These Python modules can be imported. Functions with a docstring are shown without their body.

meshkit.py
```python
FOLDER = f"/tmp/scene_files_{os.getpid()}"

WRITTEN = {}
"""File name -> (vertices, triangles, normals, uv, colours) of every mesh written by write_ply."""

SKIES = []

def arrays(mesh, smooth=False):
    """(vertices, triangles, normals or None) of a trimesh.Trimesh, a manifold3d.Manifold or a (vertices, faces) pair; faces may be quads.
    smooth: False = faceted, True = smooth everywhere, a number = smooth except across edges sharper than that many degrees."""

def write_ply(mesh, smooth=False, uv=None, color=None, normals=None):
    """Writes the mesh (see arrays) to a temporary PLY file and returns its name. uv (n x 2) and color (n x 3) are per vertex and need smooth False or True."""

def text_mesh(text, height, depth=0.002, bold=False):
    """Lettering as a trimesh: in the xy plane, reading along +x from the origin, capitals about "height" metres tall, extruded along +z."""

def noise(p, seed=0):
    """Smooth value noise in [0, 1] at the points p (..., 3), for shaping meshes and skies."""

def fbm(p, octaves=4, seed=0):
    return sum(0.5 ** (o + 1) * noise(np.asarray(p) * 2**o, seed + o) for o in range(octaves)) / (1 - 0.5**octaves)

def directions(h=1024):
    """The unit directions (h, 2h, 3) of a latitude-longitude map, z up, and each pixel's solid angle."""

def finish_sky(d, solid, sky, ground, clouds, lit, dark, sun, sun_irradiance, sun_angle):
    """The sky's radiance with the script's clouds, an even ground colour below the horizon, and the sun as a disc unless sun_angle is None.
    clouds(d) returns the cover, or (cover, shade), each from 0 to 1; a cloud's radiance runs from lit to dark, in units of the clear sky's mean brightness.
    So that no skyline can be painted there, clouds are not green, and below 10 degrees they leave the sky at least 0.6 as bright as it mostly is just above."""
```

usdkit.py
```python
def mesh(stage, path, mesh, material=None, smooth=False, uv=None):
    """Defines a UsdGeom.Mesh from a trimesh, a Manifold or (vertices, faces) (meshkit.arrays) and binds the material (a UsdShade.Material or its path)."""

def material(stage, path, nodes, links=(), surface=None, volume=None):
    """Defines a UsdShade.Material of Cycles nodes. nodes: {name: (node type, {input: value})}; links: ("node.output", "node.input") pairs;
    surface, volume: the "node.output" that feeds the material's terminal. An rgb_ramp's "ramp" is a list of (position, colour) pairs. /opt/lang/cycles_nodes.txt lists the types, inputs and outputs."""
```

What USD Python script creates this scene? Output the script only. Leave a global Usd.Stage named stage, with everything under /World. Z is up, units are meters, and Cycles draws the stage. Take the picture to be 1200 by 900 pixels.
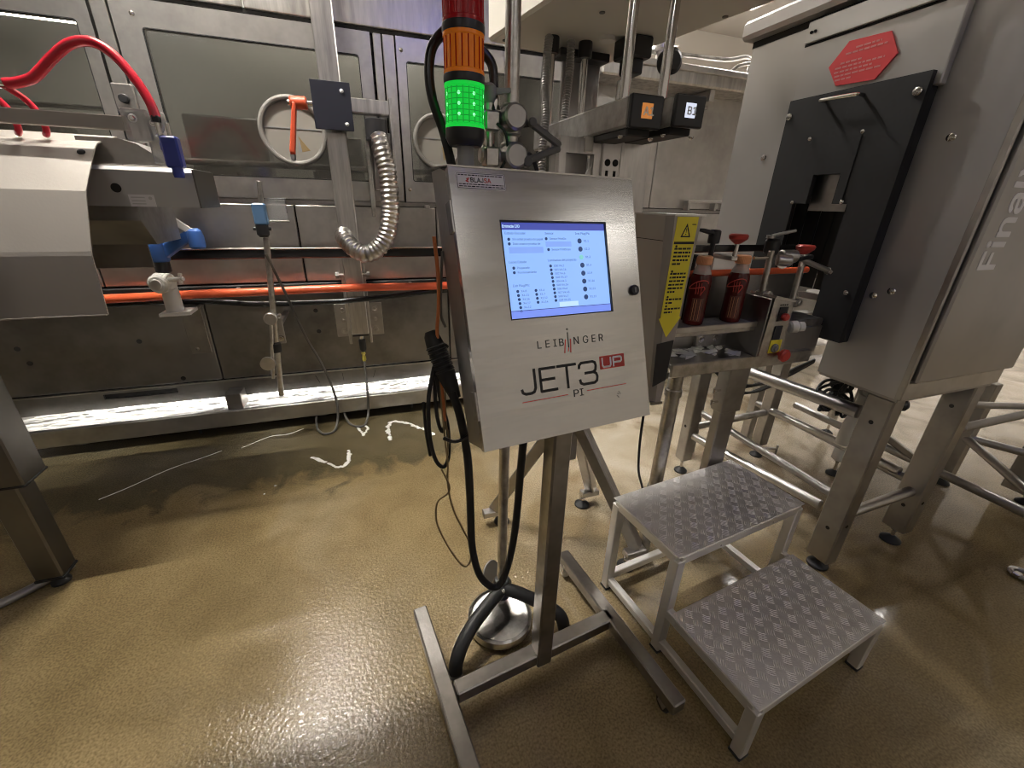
import math, random
import numpy as np, trimesh, usdkit, meshkit
from shapely.geometry import Polygon, LineString, Point, box as sbox
from pxr import Usd, UsdGeom, UsdShade, UsdLux, Gf, Sdf, Vt

random.seed(7)
RNG = np.random.default_rng(7)
stage = Usd.Stage.CreateInMemory()
UsdGeom.SetStageUpAxis(stage, 'Z'); UsdGeom.SetStageMetersPerUnit(stage, 1.0)
UsdGeom.Xform.Define(stage, '/World'); UsdGeom.Scope.Define(stage, '/World/Looks')

# ------------------------------------------------------------------ camera
EYE = np.array([0.0, 0.0, 1.4])
yaw, pitch, roll = 0.344456933, 0.407066856, -0.026823875
c_, s_ = math.cos, math.sin
fwd = np.array([s_(yaw) * c_(pitch), c_(yaw) * c_(pitch), -s_(pitch)])
r0 = np.array([c_(yaw), -s_(yaw), 0.0]); d0 = np.cross(fwd, r0)
rgt = c_(roll) * r0 + s_(roll) * d0; dwn = -s_(roll) * r0 + c_(roll) * d0
cam = UsdGeom.Camera.Define(stage, '/World/camera')
m4 = np.eye(4); m4[0, :3] = rgt; m4[1, :3] = -dwn; m4[2, :3] = -fwd; m4[3, :3] = EYE
cam.AddTransformOp().Set(Gf.Matrix4d(*m4.ravel().tolist()))
cam.CreateHorizontalApertureAttr(36.0); cam.CreateVerticalApertureAttr(27.0)
cam.CreateFocalLengthAttr(36.0 * 492.25 / 1200.0)
cam.CreateClippingRangeAttr((0.02, 100.0))
cam.CreateExposureAttr(0.0)

# lamp strengths (the lamps themselves are built further down)
LAMP_WORK_TUBE, LAMP_PANEL, LAMP_BACK, LAMP_BLUE, LAMP_TRAY_FILL, LAMP_LINE, LAMP_SPOT, LAMP_WALL_WASH = 1750.0, 8.5, 34.0, 13.0, 190.0, 1000.0, 750.0, 190.0

# ------------------------------------------------------------------ materials
MATS = {}
def mat(name, nodes, links=(), surface='p.BSDF'):
    MATS[name] = usdkit.material(stage, '/World/Looks/' + name, nodes, links, surface=surface)
    return MATS[name]

def plain(name, col, rough=0.5, metal=0.0, **kw):
    d = {'base_color': col, 'roughness': rough, 'metallic': metal}; d.update(kw)
    return mat(name, {'p': ('principled_bsdf', d)})

def worn(name, c1, c2, r1, r2, metal=1.0, scale=3.0, stretch=(1, 1, 1), bump=0.03, fine=90.0, detail=5.0):
    """metal or plastic whose colour, polish and fine grain vary over the surface"""
    mid = tuple((a + b) / 2 for a, b in zip(c1, c2))
    return mat(name, {
        'g': ('geometry', {}), 'm': ('mapping', {'scale': stretch}),
        'n': ('noise_texture', {'scale': scale, 'detail': detail, 'roughness': 0.6}),
        'c': ('rgb_ramp', {'ramp': [(0.3, c1), (0.7, c2)]}),
        'r': ('map_range', {'clamp': True, 'from_min': 0.3, 'from_max': 0.7, 'to_min': r1, 'to_max': r2}),
        'f': ('noise_texture', {'scale': fine, 'detail': 3.0}),
        'b': ('bump', {'strength': bump, 'distance': 0.01}),
        'p': ('principled_bsdf', {'metallic': metal})},
        [('g.position', 'm.vector'), ('m.vector', 'n.vector'), ('n.fac', 'c.fac'), ('n.fac', 'r.value'), ('c.color', 'p.base_color'),
         ('r.result', 'p.roughness'), ('m.vector', 'f.vector'), ('f.fac', 'b.height'), ('b.normal', 'p.normal')])

def glow(name, col, strength, rough=0.3):
    return mat(name, {'p': ('principled_bsdf', {'base_color': tuple(0.2 * x for x in col), 'roughness': rough, 'emission_color': col, 'emission_strength': strength})})

worn('steel', (0.55, 0.53, 0.505), (0.61, 0.59, 0.565), 0.27, 0.36, scale=2.5, bump=0.04)
worn('steel_brushed', (0.56, 0.54, 0.515), (0.60, 0.58, 0.555), 0.28, 0.36, scale=3, stretch=(9, 9, 0.9), bump=0.03, fine=40)
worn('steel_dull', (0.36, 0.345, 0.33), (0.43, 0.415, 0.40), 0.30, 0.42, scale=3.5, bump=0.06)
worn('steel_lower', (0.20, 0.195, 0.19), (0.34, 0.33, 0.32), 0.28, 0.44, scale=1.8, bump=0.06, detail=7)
worn('steel_dark', (0.15, 0.14, 0.125), (0.20, 0.19, 0.175), 0.34, 0.44, scale=3.5, bump=0.04)
worn('steel_stand', (0.36, 0.345, 0.33), (0.42, 0.405, 0.39), 0.24, 0.32, scale=3.5, bump=0.04)
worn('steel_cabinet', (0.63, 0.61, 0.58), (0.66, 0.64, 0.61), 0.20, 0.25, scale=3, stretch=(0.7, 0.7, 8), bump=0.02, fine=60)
worn('steel_tube', (0.50, 0.48, 0.455), (0.58, 0.56, 0.535), 0.24, 0.34, scale=9, bump=0.04)
worn('sheet_matte', (0.36, 0.33, 0.295), (0.385, 0.355, 0.32), 0.40, 0.50, metal=0.35, scale=2.0, bump=0.03, fine=120)
worn('sheet_grey', (0.46, 0.45, 0.435), (0.49, 0.48, 0.465), 0.36, 0.44, metal=0.6, scale=2.0, bump=0.02, fine=120)
worn('sheet_door', (0.44, 0.425, 0.41), (0.46, 0.445, 0.43), 0.34, 0.42, scale=2.0, bump=0.03, fine=120)
worn('aluminium_tread', (0.74, 0.72, 0.69), (0.80, 0.78, 0.75), 0.40, 0.50, metal=0.72, scale=8, bump=0.05, fine=150)
worn('galvanised', (0.24, 0.23, 0.215), (0.38, 0.365, 0.345), 0.36, 0.48, metal=0.9, scale=30, bump=0.06)
worn('housing_white', (0.60, 0.57, 0.50), (0.64, 0.61, 0.54), 0.4, 0.5, metal=0.0, scale=3, bump=0.02)
plain('port_rim', (0.20, 0.19, 0.175), 0.4)
plain('port_cover', (0.24, 0.225, 0.20), 0.35)
plain('chrome', (0.72, 0.70, 0.68), 0.12, 1.0)
plain('dark_gap', (0.012, 0.011, 0.010), 0.8)
plain('black_plastic', (0.016, 0.016, 0.018), 0.38)
plain('black_rubber', (0.014, 0.014, 0.014), 0.55)
plain('black_gloss', (0.012, 0.012, 0.013), 0.18)
worn('black_board', (0.006, 0.006, 0.007), (0.011, 0.011, 0.012), 0.6, 0.72, metal=0.0, scale=14, bump=0.06, fine=80)
plain('navy_plate', (0.008, 0.009, 0.018), 0.42)
plain('orange_plastic', (0.80, 0.14, 0.055), 0.24)
plain('orange_cable', (0.55, 0.17, 0.05), 0.45)
plain('red_handle', (0.52, 0.075, 0.028), 0.38)
plain('red_hose', (0.50, 0.018, 0.035), 0.22)
plain('red_knob', (0.50, 0.05, 0.04), 0.32)
plain('blue_plastic', (0.045, 0.13, 0.42), 0.34)
plain('blue_connector', (0.03, 0.05, 0.30), 0.35)
plain('blue_grey', (0.10, 0.20, 0.36), 0.35)
plain('red_sign', (0.80, 0.075, 0.085), 0.4)
plain('sign_print', (0.80, 0.30, 0.30), 0.5)
plain('yellow_label', (0.78, 0.66, 0.035), 0.42)
plain('yellow_cable', (0.65, 0.55, 0.08), 0.42)
plain('print_black', (0.010, 0.010, 0.010), 0.5)
plain('print_red', (0.50, 0.035, 0.025), 0.45)
plain('print_white', (0.80, 0.79, 0.77), 0.5)
plain('print_grey', (0.52, 0.51, 0.49), 0.45)
plain('sticker_white', (0.72, 0.70, 0.70), 0.4)
plain('white_plastic', (0.66, 0.64, 0.60), 0.45)
plain('grey_plastic', (0.22, 0.22, 0.22), 0.5)
plain('hose_grey', (0.30, 0.29, 0.28), 0.42, 0.6)
plain('wire_grey', (0.10, 0.095, 0.085), 0.5)
plain('wire_tan', (0.24, 0.17, 0.08), 0.5)
plain('cap_peach', (0.72, 0.33, 0.16), 0.42)
plain('foam', (0.80, 0.79, 0.75), 0.5)
plain('acrylic', (0.75, 0.75, 0.74), 0.08, 0.0, transmission_weight=0.75, ior=1.4)
plain('bottle_clear', (0.85, 0.80, 0.78), 0.10, 0.0, transmission_weight=0.6, ior=1.3)
plain('juice', (0.085, 0.006, 0.006), 0.10, 0.0)
plain('label_brown', (0.12, 0.035, 0.025), 0.3)
plain('label_red', (0.62, 0.06, 0.05), 0.3)
plain('wall_paint', (0.65, 0.625, 0.585), 0.6)
plain('ceiling_paint', (0.36, 0.345, 0.32), 0.7)
plain('screen_bezel', (0.01, 0.01, 0.012), 0.3)
plain('lens_red', (0.30, 0.010, 0.012), 0.16, 0.0, emission_color=(0.35, 0.0, 0.005), emission_strength=0.06)
plain('lens_amber', (0.62, 0.17, 0.012), 0.14, 0.0, emission_color=(0.8, 0.2, 0.01), emission_strength=0.14)
glow('lens_green', (0.005, 0.62, 0.05), 0.80, 0.2)
glow('lens_green_rib', (0.003, 0.36, 0.03), 0.75, 0.2)
glow('led_green', (0.22, 1.0, 0.36), 1.6)
glow('screen_blue', (0.30, 0.52, 1.0), 1.0)
glow('screen_title', (0.065, 0.085, 0.40), 1.0)
glow('screen_bar', (0.20, 0.30, 0.88), 1.0)
glow('screen_field', (0.24, 0.40, 0.90), 1.0)
glow('screen_ink', (0.025, 0.055, 0.16), 1.0)
glow('screen_text', (0.10, 0.18, 0.45), 1.0)
glow('screen_dot', (0.22, 0.62, 0.62), 1.0)
glow('screen_white', (0.55, 0.78, 1.0), 1.0)
glow('wall_wash_light', (1.0, 0.94, 0.92), LAMP_WALL_WASH)
glow('spot_light', (1.0, 0.97, 0.92), LAMP_SPOT)
glow('tube_light', (1.0, 0.95, 0.87), LAMP_WORK_TUBE)
glow('panel_light', (1.0, 0.97, 0.93), LAMP_PANEL)
glow('back_light', (1.0, 0.955, 0.91), LAMP_BACK)
glow('line_light', (1.0, 0.955, 0.91), LAMP_LINE)
glow('inner_light', (1.0, 0.97, 0.90), 15.0)
glow('blue_light', (0.10, 0.12, 1.0), LAMP_BLUE)
glow('tray_fill_light', (1.0, 0.97, 0.92), LAMP_TRAY_FILL)
glow('tag_orange', (0.85, 0.30, 0.06), 0.55)
glow('tag_white', (0.75, 0.80, 0.95), 0.95)

# machine window: tinted pane that sunlight-like lamps pass and that mirrors the hall
mat('pane', {'t': ('transparent_bsdf', {'color': (0.70, 0.69, 0.66)}), 'g': ('glossy_bsdf', {'color': (0.88, 0.9, 0.88), 'roughness': 0.12}),
             'f': ('fresnel', {'IOR': 1.9}), 'x': ('mix_closure', {})},
    [('f.fac', 'x.fac'), ('t.BSDF', 'x.closure1'), ('g.BSDF', 'x.closure2')], surface='x.closure')

# wet anti-slip floor: sandy screed with grit, standing water on the right, wet band in front of the machine darkened to offset the lamp
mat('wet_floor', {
    'g': ('geometry', {}),
    'n1': ('noise_texture', {'scale': 1.1, 'detail': 5.0, 'distortion': 0.6}),
    'n2': ('noise_texture', {'scale': 5.0, 'detail': 6.0, 'distortion': 0.8}),
    'c1': ('rgb_ramp', {'ramp': [(0.32, (0.19, 0.140, 0.066)), (0.52, (0.26, 0.195, 0.098)), (0.70, (0.30, 0.245, 0.155))]}),
    'c2': ('rgb_ramp', {'ramp': [(0.30, (0.72, 0.70, 0.66)), (0.65, (1.0, 1.0, 1.0))]}),
    'mx': ('mix_color', {'blend_type': 'multiply', 'fac': 0.7}),
    'sx': ('separate_xyz', {}),
    # light painted in at the back right; wet strip dimmed where the lamp over-lights
    'px': ('map_range', {'clamp': True, 'from_min': 0.3, 'from_max': 1.3, 'to_min': 0.0, 'to_max': 1.0}),
    'py': ('map_range', {'clamp': True, 'from_min': 0.75, 'from_max': 1.35, 'to_min': 0.0, 'to_max': 1.0}),
    'pm': ('math', {'math_type': 'multiply'}),
    'pc': ('rgb_ramp', {'ramp': [(0.36, (0.20, 0.155, 0.10)), (0.50, (0.33, 0.28, 0.205)), (0.66, (0.40, 0.35, 0.275))]}),
    'n3': ('noise_texture', {'scale': 2.6, 'detail': 6.0, 'distortion': 1.2}),
    'pale': ('mix_color', {}),
    'sp': ('noise_texture', {'scale': 150.0, 'detail': 3.0}), 'sr': ('rgb_ramp', {'ramp': [(0.34, (0.62, 0.60, 0.56)), (0.52, (1.0, 1.0, 1.0)), (0.68, (1.28, 1.28, 1.26))]}), 'sm': ('mix_color', {'blend_type': 'multiply', 'fac': 0.8, 'use_clamp_result': False}),
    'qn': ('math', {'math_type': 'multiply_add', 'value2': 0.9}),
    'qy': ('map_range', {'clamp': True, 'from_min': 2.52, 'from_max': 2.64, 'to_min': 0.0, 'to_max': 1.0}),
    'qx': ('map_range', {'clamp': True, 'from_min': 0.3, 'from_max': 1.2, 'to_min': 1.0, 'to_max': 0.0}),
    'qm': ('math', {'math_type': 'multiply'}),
    'soak_dim': ('mix_color', {'blend_type': 'multiply', 'b': (0.46, 0.50, 0.54)}),
    'wx': ('map_range', {'clamp': True, 'from_min': 0.0, 'from_max': 1.1, 'to_min': 0.0, 'to_max': 0.55}),
    'wn': ('math', {'math_type': 'add'}),
    'wet': ('map_range', {'clamp': True, 'from_min': 0.72, 'from_max': 0.86, 'to_min': 0.0, 'to_max': 1.0}),
    'rg': ('map_range', {'clamp': True, 'from_min': 0.0, 'from_max': 1.0, 'to_min': 0.14, 'to_max': 0.08}),
    'grit': ('noise_texture', {'scale': 85.0, 'detail': 2.0, 'roughness': 0.55}),
    'gs': ('map_range', {'clamp': True, 'from_min': 0.0, 'from_max': 1.0, 'to_min': 0.26, 'to_max': 0.02}),
    'b': ('bump', {'distance': 0.007}),
    'p': ('principled_bsdf', {'specular_ior_level': 0.5, 'coat_weight': 0.0})},
    [('g.position', 'n1.vector'), ('g.position', 'n2.vector'), ('n1.fac', 'c1.fac'), ('n2.fac', 'c2.fac'), ('c1.color', 'mx.a'), ('c2.color', 'mx.b'),
     ('mx.result', 'pale.a'), ('sx.x', 'px.value'), ('sx.y', 'py.value'), ('px.result', 'pm.value1'), ('py.result', 'pm.value2'), ('pm.value', 'pale.fac'),
     ('n2.fac', 'qn.value1'), ('sx.y', 'qn.value3'), ('qn.value', 'qy.value'), ('sx.x', 'qx.value'), ('qy.result', 'qm.value1'), ('qx.result', 'qm.value2'), ('qm.value', 'soak_dim.fac'), ('pale.result', 'soak_dim.a'),
     ('g.position', 'n3.vector'), ('n3.fac', 'pc.fac'), ('pc.color', 'pale.b'), ('g.position', 'sp.vector'), ('sp.fac', 'sr.fac'), ('sr.color', 'sm.b'), ('soak_dim.result', 'sm.a'), ('sm.result', 'p.base_color'), ('g.position', 'sx.vector'), ('sx.x', 'wx.value'), ('wx.result', 'wn.value1'), ('n1.fac', 'wn.value2'), ('wn.value', 'wet.value'),
     ('wet.result', 'rg.value'), ('rg.result', 'p.roughness'), ('g.position', 'grit.vector'), ('grit.fac', 'b.height'), ('wet.result', 'gs.value'), ('gs.result', 'b.strength'),
     ('b.normal', 'p.normal')])

# ------------------------------------------------------------------ helpers
CH = {}
PRE = None      # model units to metres, for things drawn in units of their own
LOC = {}
def numbered(parent, name):
    k = (parent, name); CH[k] = CH.get(k, -1) + 1
    return name if CH[k] == 0 else '%s_%03d' % (name, CH[k])

def tag(prim, **kw):
    for k, v in kw.items():
        if v: prim.SetCustomDataByKey(k, v)

def cat_(ms):
    ms = [m if isinstance(m, trimesh.Trimesh) else trimesh.Trimesh(*m, process=False) for m in ms]
    return ms[0] if len(ms) == 1 else trimesh.util.concatenate(ms)

def thing(name, label=None, cat=None, loc=(0, 0, 0), group=None, kind=None):
    """an Xform at the thing's base; its parts are given in world coordinates"""
    path = '/World/' + numbered('/World', name)
    x = UsdGeom.Xform.Define(stage, path); x.AddTranslateOp().Set(Gf.Vec3d(*map(float, loc)))
    LOC[path] = np.asarray(loc, float)
    tag(x.GetPrim(), label=label, category=cat, group=group, kind=kind)
    return path

def put(parent, name, m, material, label=None, smooth=30, kind=None):
    """one mesh as a part of a thing (or of a part)"""
    m = cat_(m) if isinstance(m, (list,)) else m
    path = parent + '/' + numbered(parent, name)
    root = '/'.join(path.split('/')[:3])
    if hasattr(m, 'to_mesh'):
        a, b, _ = meshkit.arrays(m); m = trimesh.Trimesh(a, b, process=False)
    v = PRE(m.vertices) if PRE else np.asarray(m.vertices)
    m = trimesh.Trimesh(v - LOC.get(root, 0), m.faces, process=False)
    p = usdkit.mesh(stage, path, m, MATS[material], smooth=smooth).GetPrim()
    tag(p, label=label, kind=kind)
    return path

def single(name, m, material, label=None, cat=None, group=None, kind=None, smooth=30):
    m = cat_(m) if isinstance(m, list) else m
    if PRE: m = trimesh.Trimesh(PRE(m.vertices), m.faces, process=False)
    path = '/World/' + numbered('/World', name)
    p = usdkit.mesh(stage, path, m, MATS[material], smooth=smooth).GetPrim()
    tag(p, label=label, category=cat, group=group, kind=kind)
    return path

def copy_of(src, name, loc, label, cat, group):
    path = '/World/' + numbered('/World', name)
    x = UsdGeom.Xform.Define(stage, path); x.AddTranslateOp().Set(Gf.Vec3d(*map(float, loc)))
    return path, x

V3 = lambda *a: np.array(a, float)
def unit(a): a = np.asarray(a, float); return a / np.linalg.norm(a)

def hull(pts):
    return trimesh.convex.convex_hull(np.asarray(pts, float))

def obox(c, ax, size, bev=0.0):
    """bevelled box: centre, three axes (rows), full sizes"""
    ax = np.asarray(ax, float); h = np.asarray(size, float) / 2
    b = min(bev, 0.45 * 2 * h.min())
    pts = []
    for sx in (-1, 1):
        for sy in (-1, 1):
            for sz in (-1, 1):
                s = V3(sx, sy, sz)
                if b <= 0: pts.append(s * h)
                else:
                    for k in range(3):
                        q = h - b; q = q.copy(); q[k] = h[k]; pts.append(s * q)
    return hull(np.asarray(pts) @ ax + np.asarray(c, float))

def box(x0, x1, y0, y1, z0, z1, bev=0.003):
    return obox(((x0 + x1) / 2, (y0 + y1) / 2, (z0 + z1) / 2), np.eye(3), (x1 - x0, y1 - y0, z1 - z0), bev)

def frame_axes(d, up=(0, 0, 1)):
    d = unit(d); up = np.asarray(up, float)
    if abs(d @ unit(up)) > 0.98: up = V3(1, 0, 0) if abs(d[0]) < 0.9 else V3(0, 1, 0)
    s = unit(np.cross(up, d)); t = np.cross(d, s)
    return np.array([d, s, t])

def bar(p0, p1, w, h, up=(0, 0, 1), bev=0.004):
    """rectangular bar from p0 to p1, w across, h along up"""
    p0, p1 = np.asarray(p0, float), np.asarray(p1, float)
    return obox((p0 + p1) / 2, frame_axes(p1 - p0, up), (np.linalg.norm(p1 - p0), w, h), bev)

def lathe(profile, o=(0, 0, 0), axis=(0, 0, 1), n=32, up=(1, 0, 0)):
    """profile [(r, h)...] turned about the axis through o; ends closed"""
    pr = [(max(r, 0), h) for r, h in profile]
    if pr[0][0] > 1e-6: pr = [(0, pr[0][1])] + pr
    if pr[-1][0] > 1e-6: pr = pr + [(0, pr[-1][1])]
    a = unit(axis); u = np.asarray(up, float)
    if abs(a @ unit(u)) > 0.95: u = V3(0, 1, 0)
    e1 = unit(u - a * (a @ u)); e2 = np.cross(a, e1); o = np.asarray(o, float)
    v, f = [], []
    ring = []
    for r, h in pr:
        if r < 1e-6: ring.append([len(v)]); v.append(o + a * h)
        else:
            ring.append(list(range(len(v), len(v) + n)))
            for k in range(n):
                t = 2 * math.pi * k / n; v.append(o + a * h + r * (math.cos(t) * e1 + math.sin(t) * e2))
    for A, B in zip(ring[:-1], ring[1:]):
        for k in range(n):
            j = (k + 1) % n
            if len(A) == 1 and len(B) == 1: continue
            if len(A) == 1: f.append((A[0], B[j], B[k]))
            elif len(B) == 1: f.append((A[k], A[j], B[0]))
            else: f += [(A[k], A[j], B[j]), (A[k], B[j], B[k])]
    return trimesh.Trimesh(np.array(v), np.array(f), process=False)

def rod(p0, p1, r, n=20, ch=None):
    p0, p1 = np.asarray(p0, float), np.asarray(p1, float); L = np.linalg.norm(p1 - p0)
    ch = min(r * 0.2, L * 0.2) if ch is None else ch
    return lathe([(r - ch, 0), (r, ch), (r, L - ch), (r - ch, L)], p0, p1 - p0, n)

def smooth_path(pts, n=8, closed=False):
    """Catmull-Rom through the points"""
    P = [np.asarray(p, float) for p in pts]
    if len(P) < 3: return np.array(P)
    Q = [2 * P[0] - P[1]] + P + [2 * P[-1] - P[-2]]
    out = []
    for i in range(1, len(Q) - 2):
        a, b, c, d = Q[i - 1], Q[i], Q[i + 1], Q[i + 2]
        for k in range(n):
            t = k / n
            out.append(0.5 * ((2 * b) + (-a + c) * t + (2 * a - 5 * b + 4 * c - d) * t * t + (-a + 3 * b - 3 * c + d) * t ** 3))
    out.append(P[-1])
    return np.array(out)

def pipe(pts, r, n=10, sm=6, radii=None):
    """round tube along a smooth path; radii may vary along it"""
    P = smooth_path(pts, sm) if sm else np.asarray(pts, float)
    m = len(P)
    R = np.full(m, r) if radii is None else np.asarray(radii(np.linspace(0, 1, m)) if callable(radii) else radii, float)
    T = np.gradient(P, axis=0); T /= np.linalg.norm(T, axis=1, keepdims=True)
    e = np.cross(T[0], (0, 0, 1)); e = np.cross(T[0], (0, 1, 0)) if np.linalg.norm(e) < 1e-3 else e
    e = unit(e); v = []
    for i in range(m):
        e = unit(e - T[i] * (T[i] @ e)); b = np.cross(T[i], e)
        for k in range(n):
            a = 2 * math.pi * k / n; v.append(P[i] + R[i] * (math.cos(a) * e + math.sin(a) * b))
    f = []
    for i in range(m - 1):
        for k in range(n):
            j = (k + 1) % n; A, B = i * n, (i + 1) * n
            f += [(A + k, A + j, B + j), (A + k, B + j, B + k)]
    v += [P[0], P[-1]]
    for k in range(n):
        j = (k + 1) % n
        f += [(len(v) - 2, j, k), (len(v) - 1, (m - 1) * n + k, (m - 1) * n + j)]
    return trimesh.Trimesh(np.array(v), np.array(f), process=False)

def corrugated(pts, r, pitch=0.012, depth=0.12, n=18):
    """flexible hose with rings"""
    P = smooth_path(pts, 24); seg = np.r_[0, np.cumsum(np.linalg.norm(np.diff(P, axis=0), axis=1))]
    k = int(seg[-1] / pitch) * 6
    s = np.linspace(0, seg[-1], k); Q = np.stack([np.interp(s, seg, P[:, i]) for i in range(3)], 1)
    return pipe(Q, r, n=n, sm=0, radii=r * (1 - depth * (0.5 + 0.5 * np.cos(2 * math.pi * s / pitch))))

def prism(poly, o, u, w, depth):
    """shapely polygon in the frame (o; u, w), pushed out along u x w by depth (both ways if depth is a pair)"""
    u, w = unit(u), unit(w); nrm = np.cross(u, w)
    d0_, d1_ = (0, depth) if np.ndim(depth) == 0 else depth
    ms = []
    for g in getattr(poly, 'geoms', [poly]):
        m = trimesh.creation.extrude_polygon(g, d1_ - d0_, engine='earcut')
        v = m.vertices + [0, 0, d0_]
        ms.append(trimesh.Trimesh(np.asarray(o) + v[:, :1] * u + v[:, 1:2] * w + v[:, 2:] * nrm, m.faces, process=False))
    return cat_(ms)

def rrect(x0, x1, y0, y1, r=0.01):
    return sbox(x0 + r, y0 + r, x1 - r, y1 - r).buffer(r, quad_segs=4)

def sheet(profile, x0, x1, t=0.003):
    """bent sheet metal: profile of (y, z) swept along x"""
    p = LineString(profile).buffer(t / 2, cap_style=2, join_style=2)
    return prism(p, (x0, 0, 0), (0, 1, 0), (0, 0, 1), x1 - x0)

def text(s, h, o, u, w, depth=0.0006, bold=False, sx=1.0, center=False):
    m = meshkit.text_mesh(s, h, depth, bold); v = np.array(m.vertices); v[:, 0] *= sx
    if center: v[:, 0] -= v[:, 0].max() / 2
    u, w = unit(u), unit(w); nrm = np.cross(u, w)
    return trimesh.Trimesh(np.asarray(o) + v[:, :1] * u + v[:, 1:2] * w + v[:, 2:] * nrm, m.faces, process=False)

def bolt(o, axis, r=0.011, h=0.008, washer=True):
    """hexagon head bolt with washer"""
    a = unit(axis); o = np.asarray(o, float)
    ms = [lathe([(r * 0.8, 0), (r, h * 0.25), (r, h * 0.7), (r * 0.75, h)], o + a * (0.002 if washer else 0), a, 6)]
    if washer: ms.append(lathe([(r * 1.55, 0), (r * 1.55, 0.0025), (r * 1.3, 0.003)], o, a, 20))
    return cat_(ms)

def dome_screw(o, axis, r=0.009):
    return lathe([(r, 0), (r, 0.002), (r * 0.85, 0.005), (r * 0.5, 0.0072), (0.001, 0.008)], o, axis, 18)

def foot(parent, x, y, ztop, r=0.034, mt='black_rubber'):
    """levelling foot: stem, nut, plate"""
    p = put(parent, 'foot', lathe([(r, 0.0), (r, 0.008), (r * 0.75, 0.016), (r * 0.35, 0.026), (0.009, 0.03)], (x, y, 0.001), n=24), mt, label='black levelling foot')
    put(p, 'stem', [rod((x, y, 0.025), (x, y, ztop + 0.01), 0.008, 12), lathe([(0.013, 0), (0.015, 0.003), (0.015, 0.010), (0.013, 0.013)], (x, y, ztop - 0.016), n=6)], 'chrome')
    return p

# ------------------------------------------------------------------ the hall
def setting(name, m, material, label=None):
    return single(name, m, material, label=label, kind='structure')
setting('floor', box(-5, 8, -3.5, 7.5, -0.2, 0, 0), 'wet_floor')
setting('ceiling', box(-5, 8, -3.5, 7.5, 4.2, 4.3, 0), 'ceiling_paint')
setting('wall_back', box(-5, 8, 7.5, 7.6, 0, 4.2, 0), 'wall_paint')
setting('wall_front', box(-5, 8, -3.6, -3.5, 0, 4.2, 0), 'wall_paint')
setting('wall_left', box(-5.1, -5, -3.5, 7.5, 0, 4.2, 0), 'wall_paint')
setting('wall_right', box(8, 8.1, -3.5, 7.5, 0, 4.2, 0), 'wall_paint')

# ------------------------------------------------------------------ lamps
def ceiling_lamp(x, y, z, lx, ly, m, label, name='ceiling_light', group=None):
    t = thing(name, label, 'ceiling light', (x, y, z), group)
    put(t, 'housing', [box(x - lx / 2 - .03, x + lx / 2 + .03, y - ly / 2 - .03, y + ly / 2 + .03, z + .03, z + .09),
                       box(x - lx / 2 - .03, x - lx / 2, y - ly / 2 - .03, y + ly / 2 + .03, z, z + .04), box(x + lx / 2, x + lx / 2 + .03, y - ly / 2 - .03, y + ly / 2 + .03, z, z + .04),
                       box(x - lx / 2, x + lx / 2, y - ly / 2 - .03, y - ly / 2, z, z + .04), box(x - lx / 2, x + lx / 2, y + ly / 2, y + ly / 2 + .03, z, z + .04)], 'white_plastic')
    put(t, 'diffuser', box(x - lx / 2, x + lx / 2, y - ly / 2, y + ly / 2, z + .012, z + .03, 0), m)
    for sx in (-.35, .35):
        put(t, 'hanger', rod((x + sx * lx, y, z + .09), (x + sx * lx, y, 4.2), .006, 8), 'steel_tube')
CEIL = 'panel lights hanging over the hall outside the picture'
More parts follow.
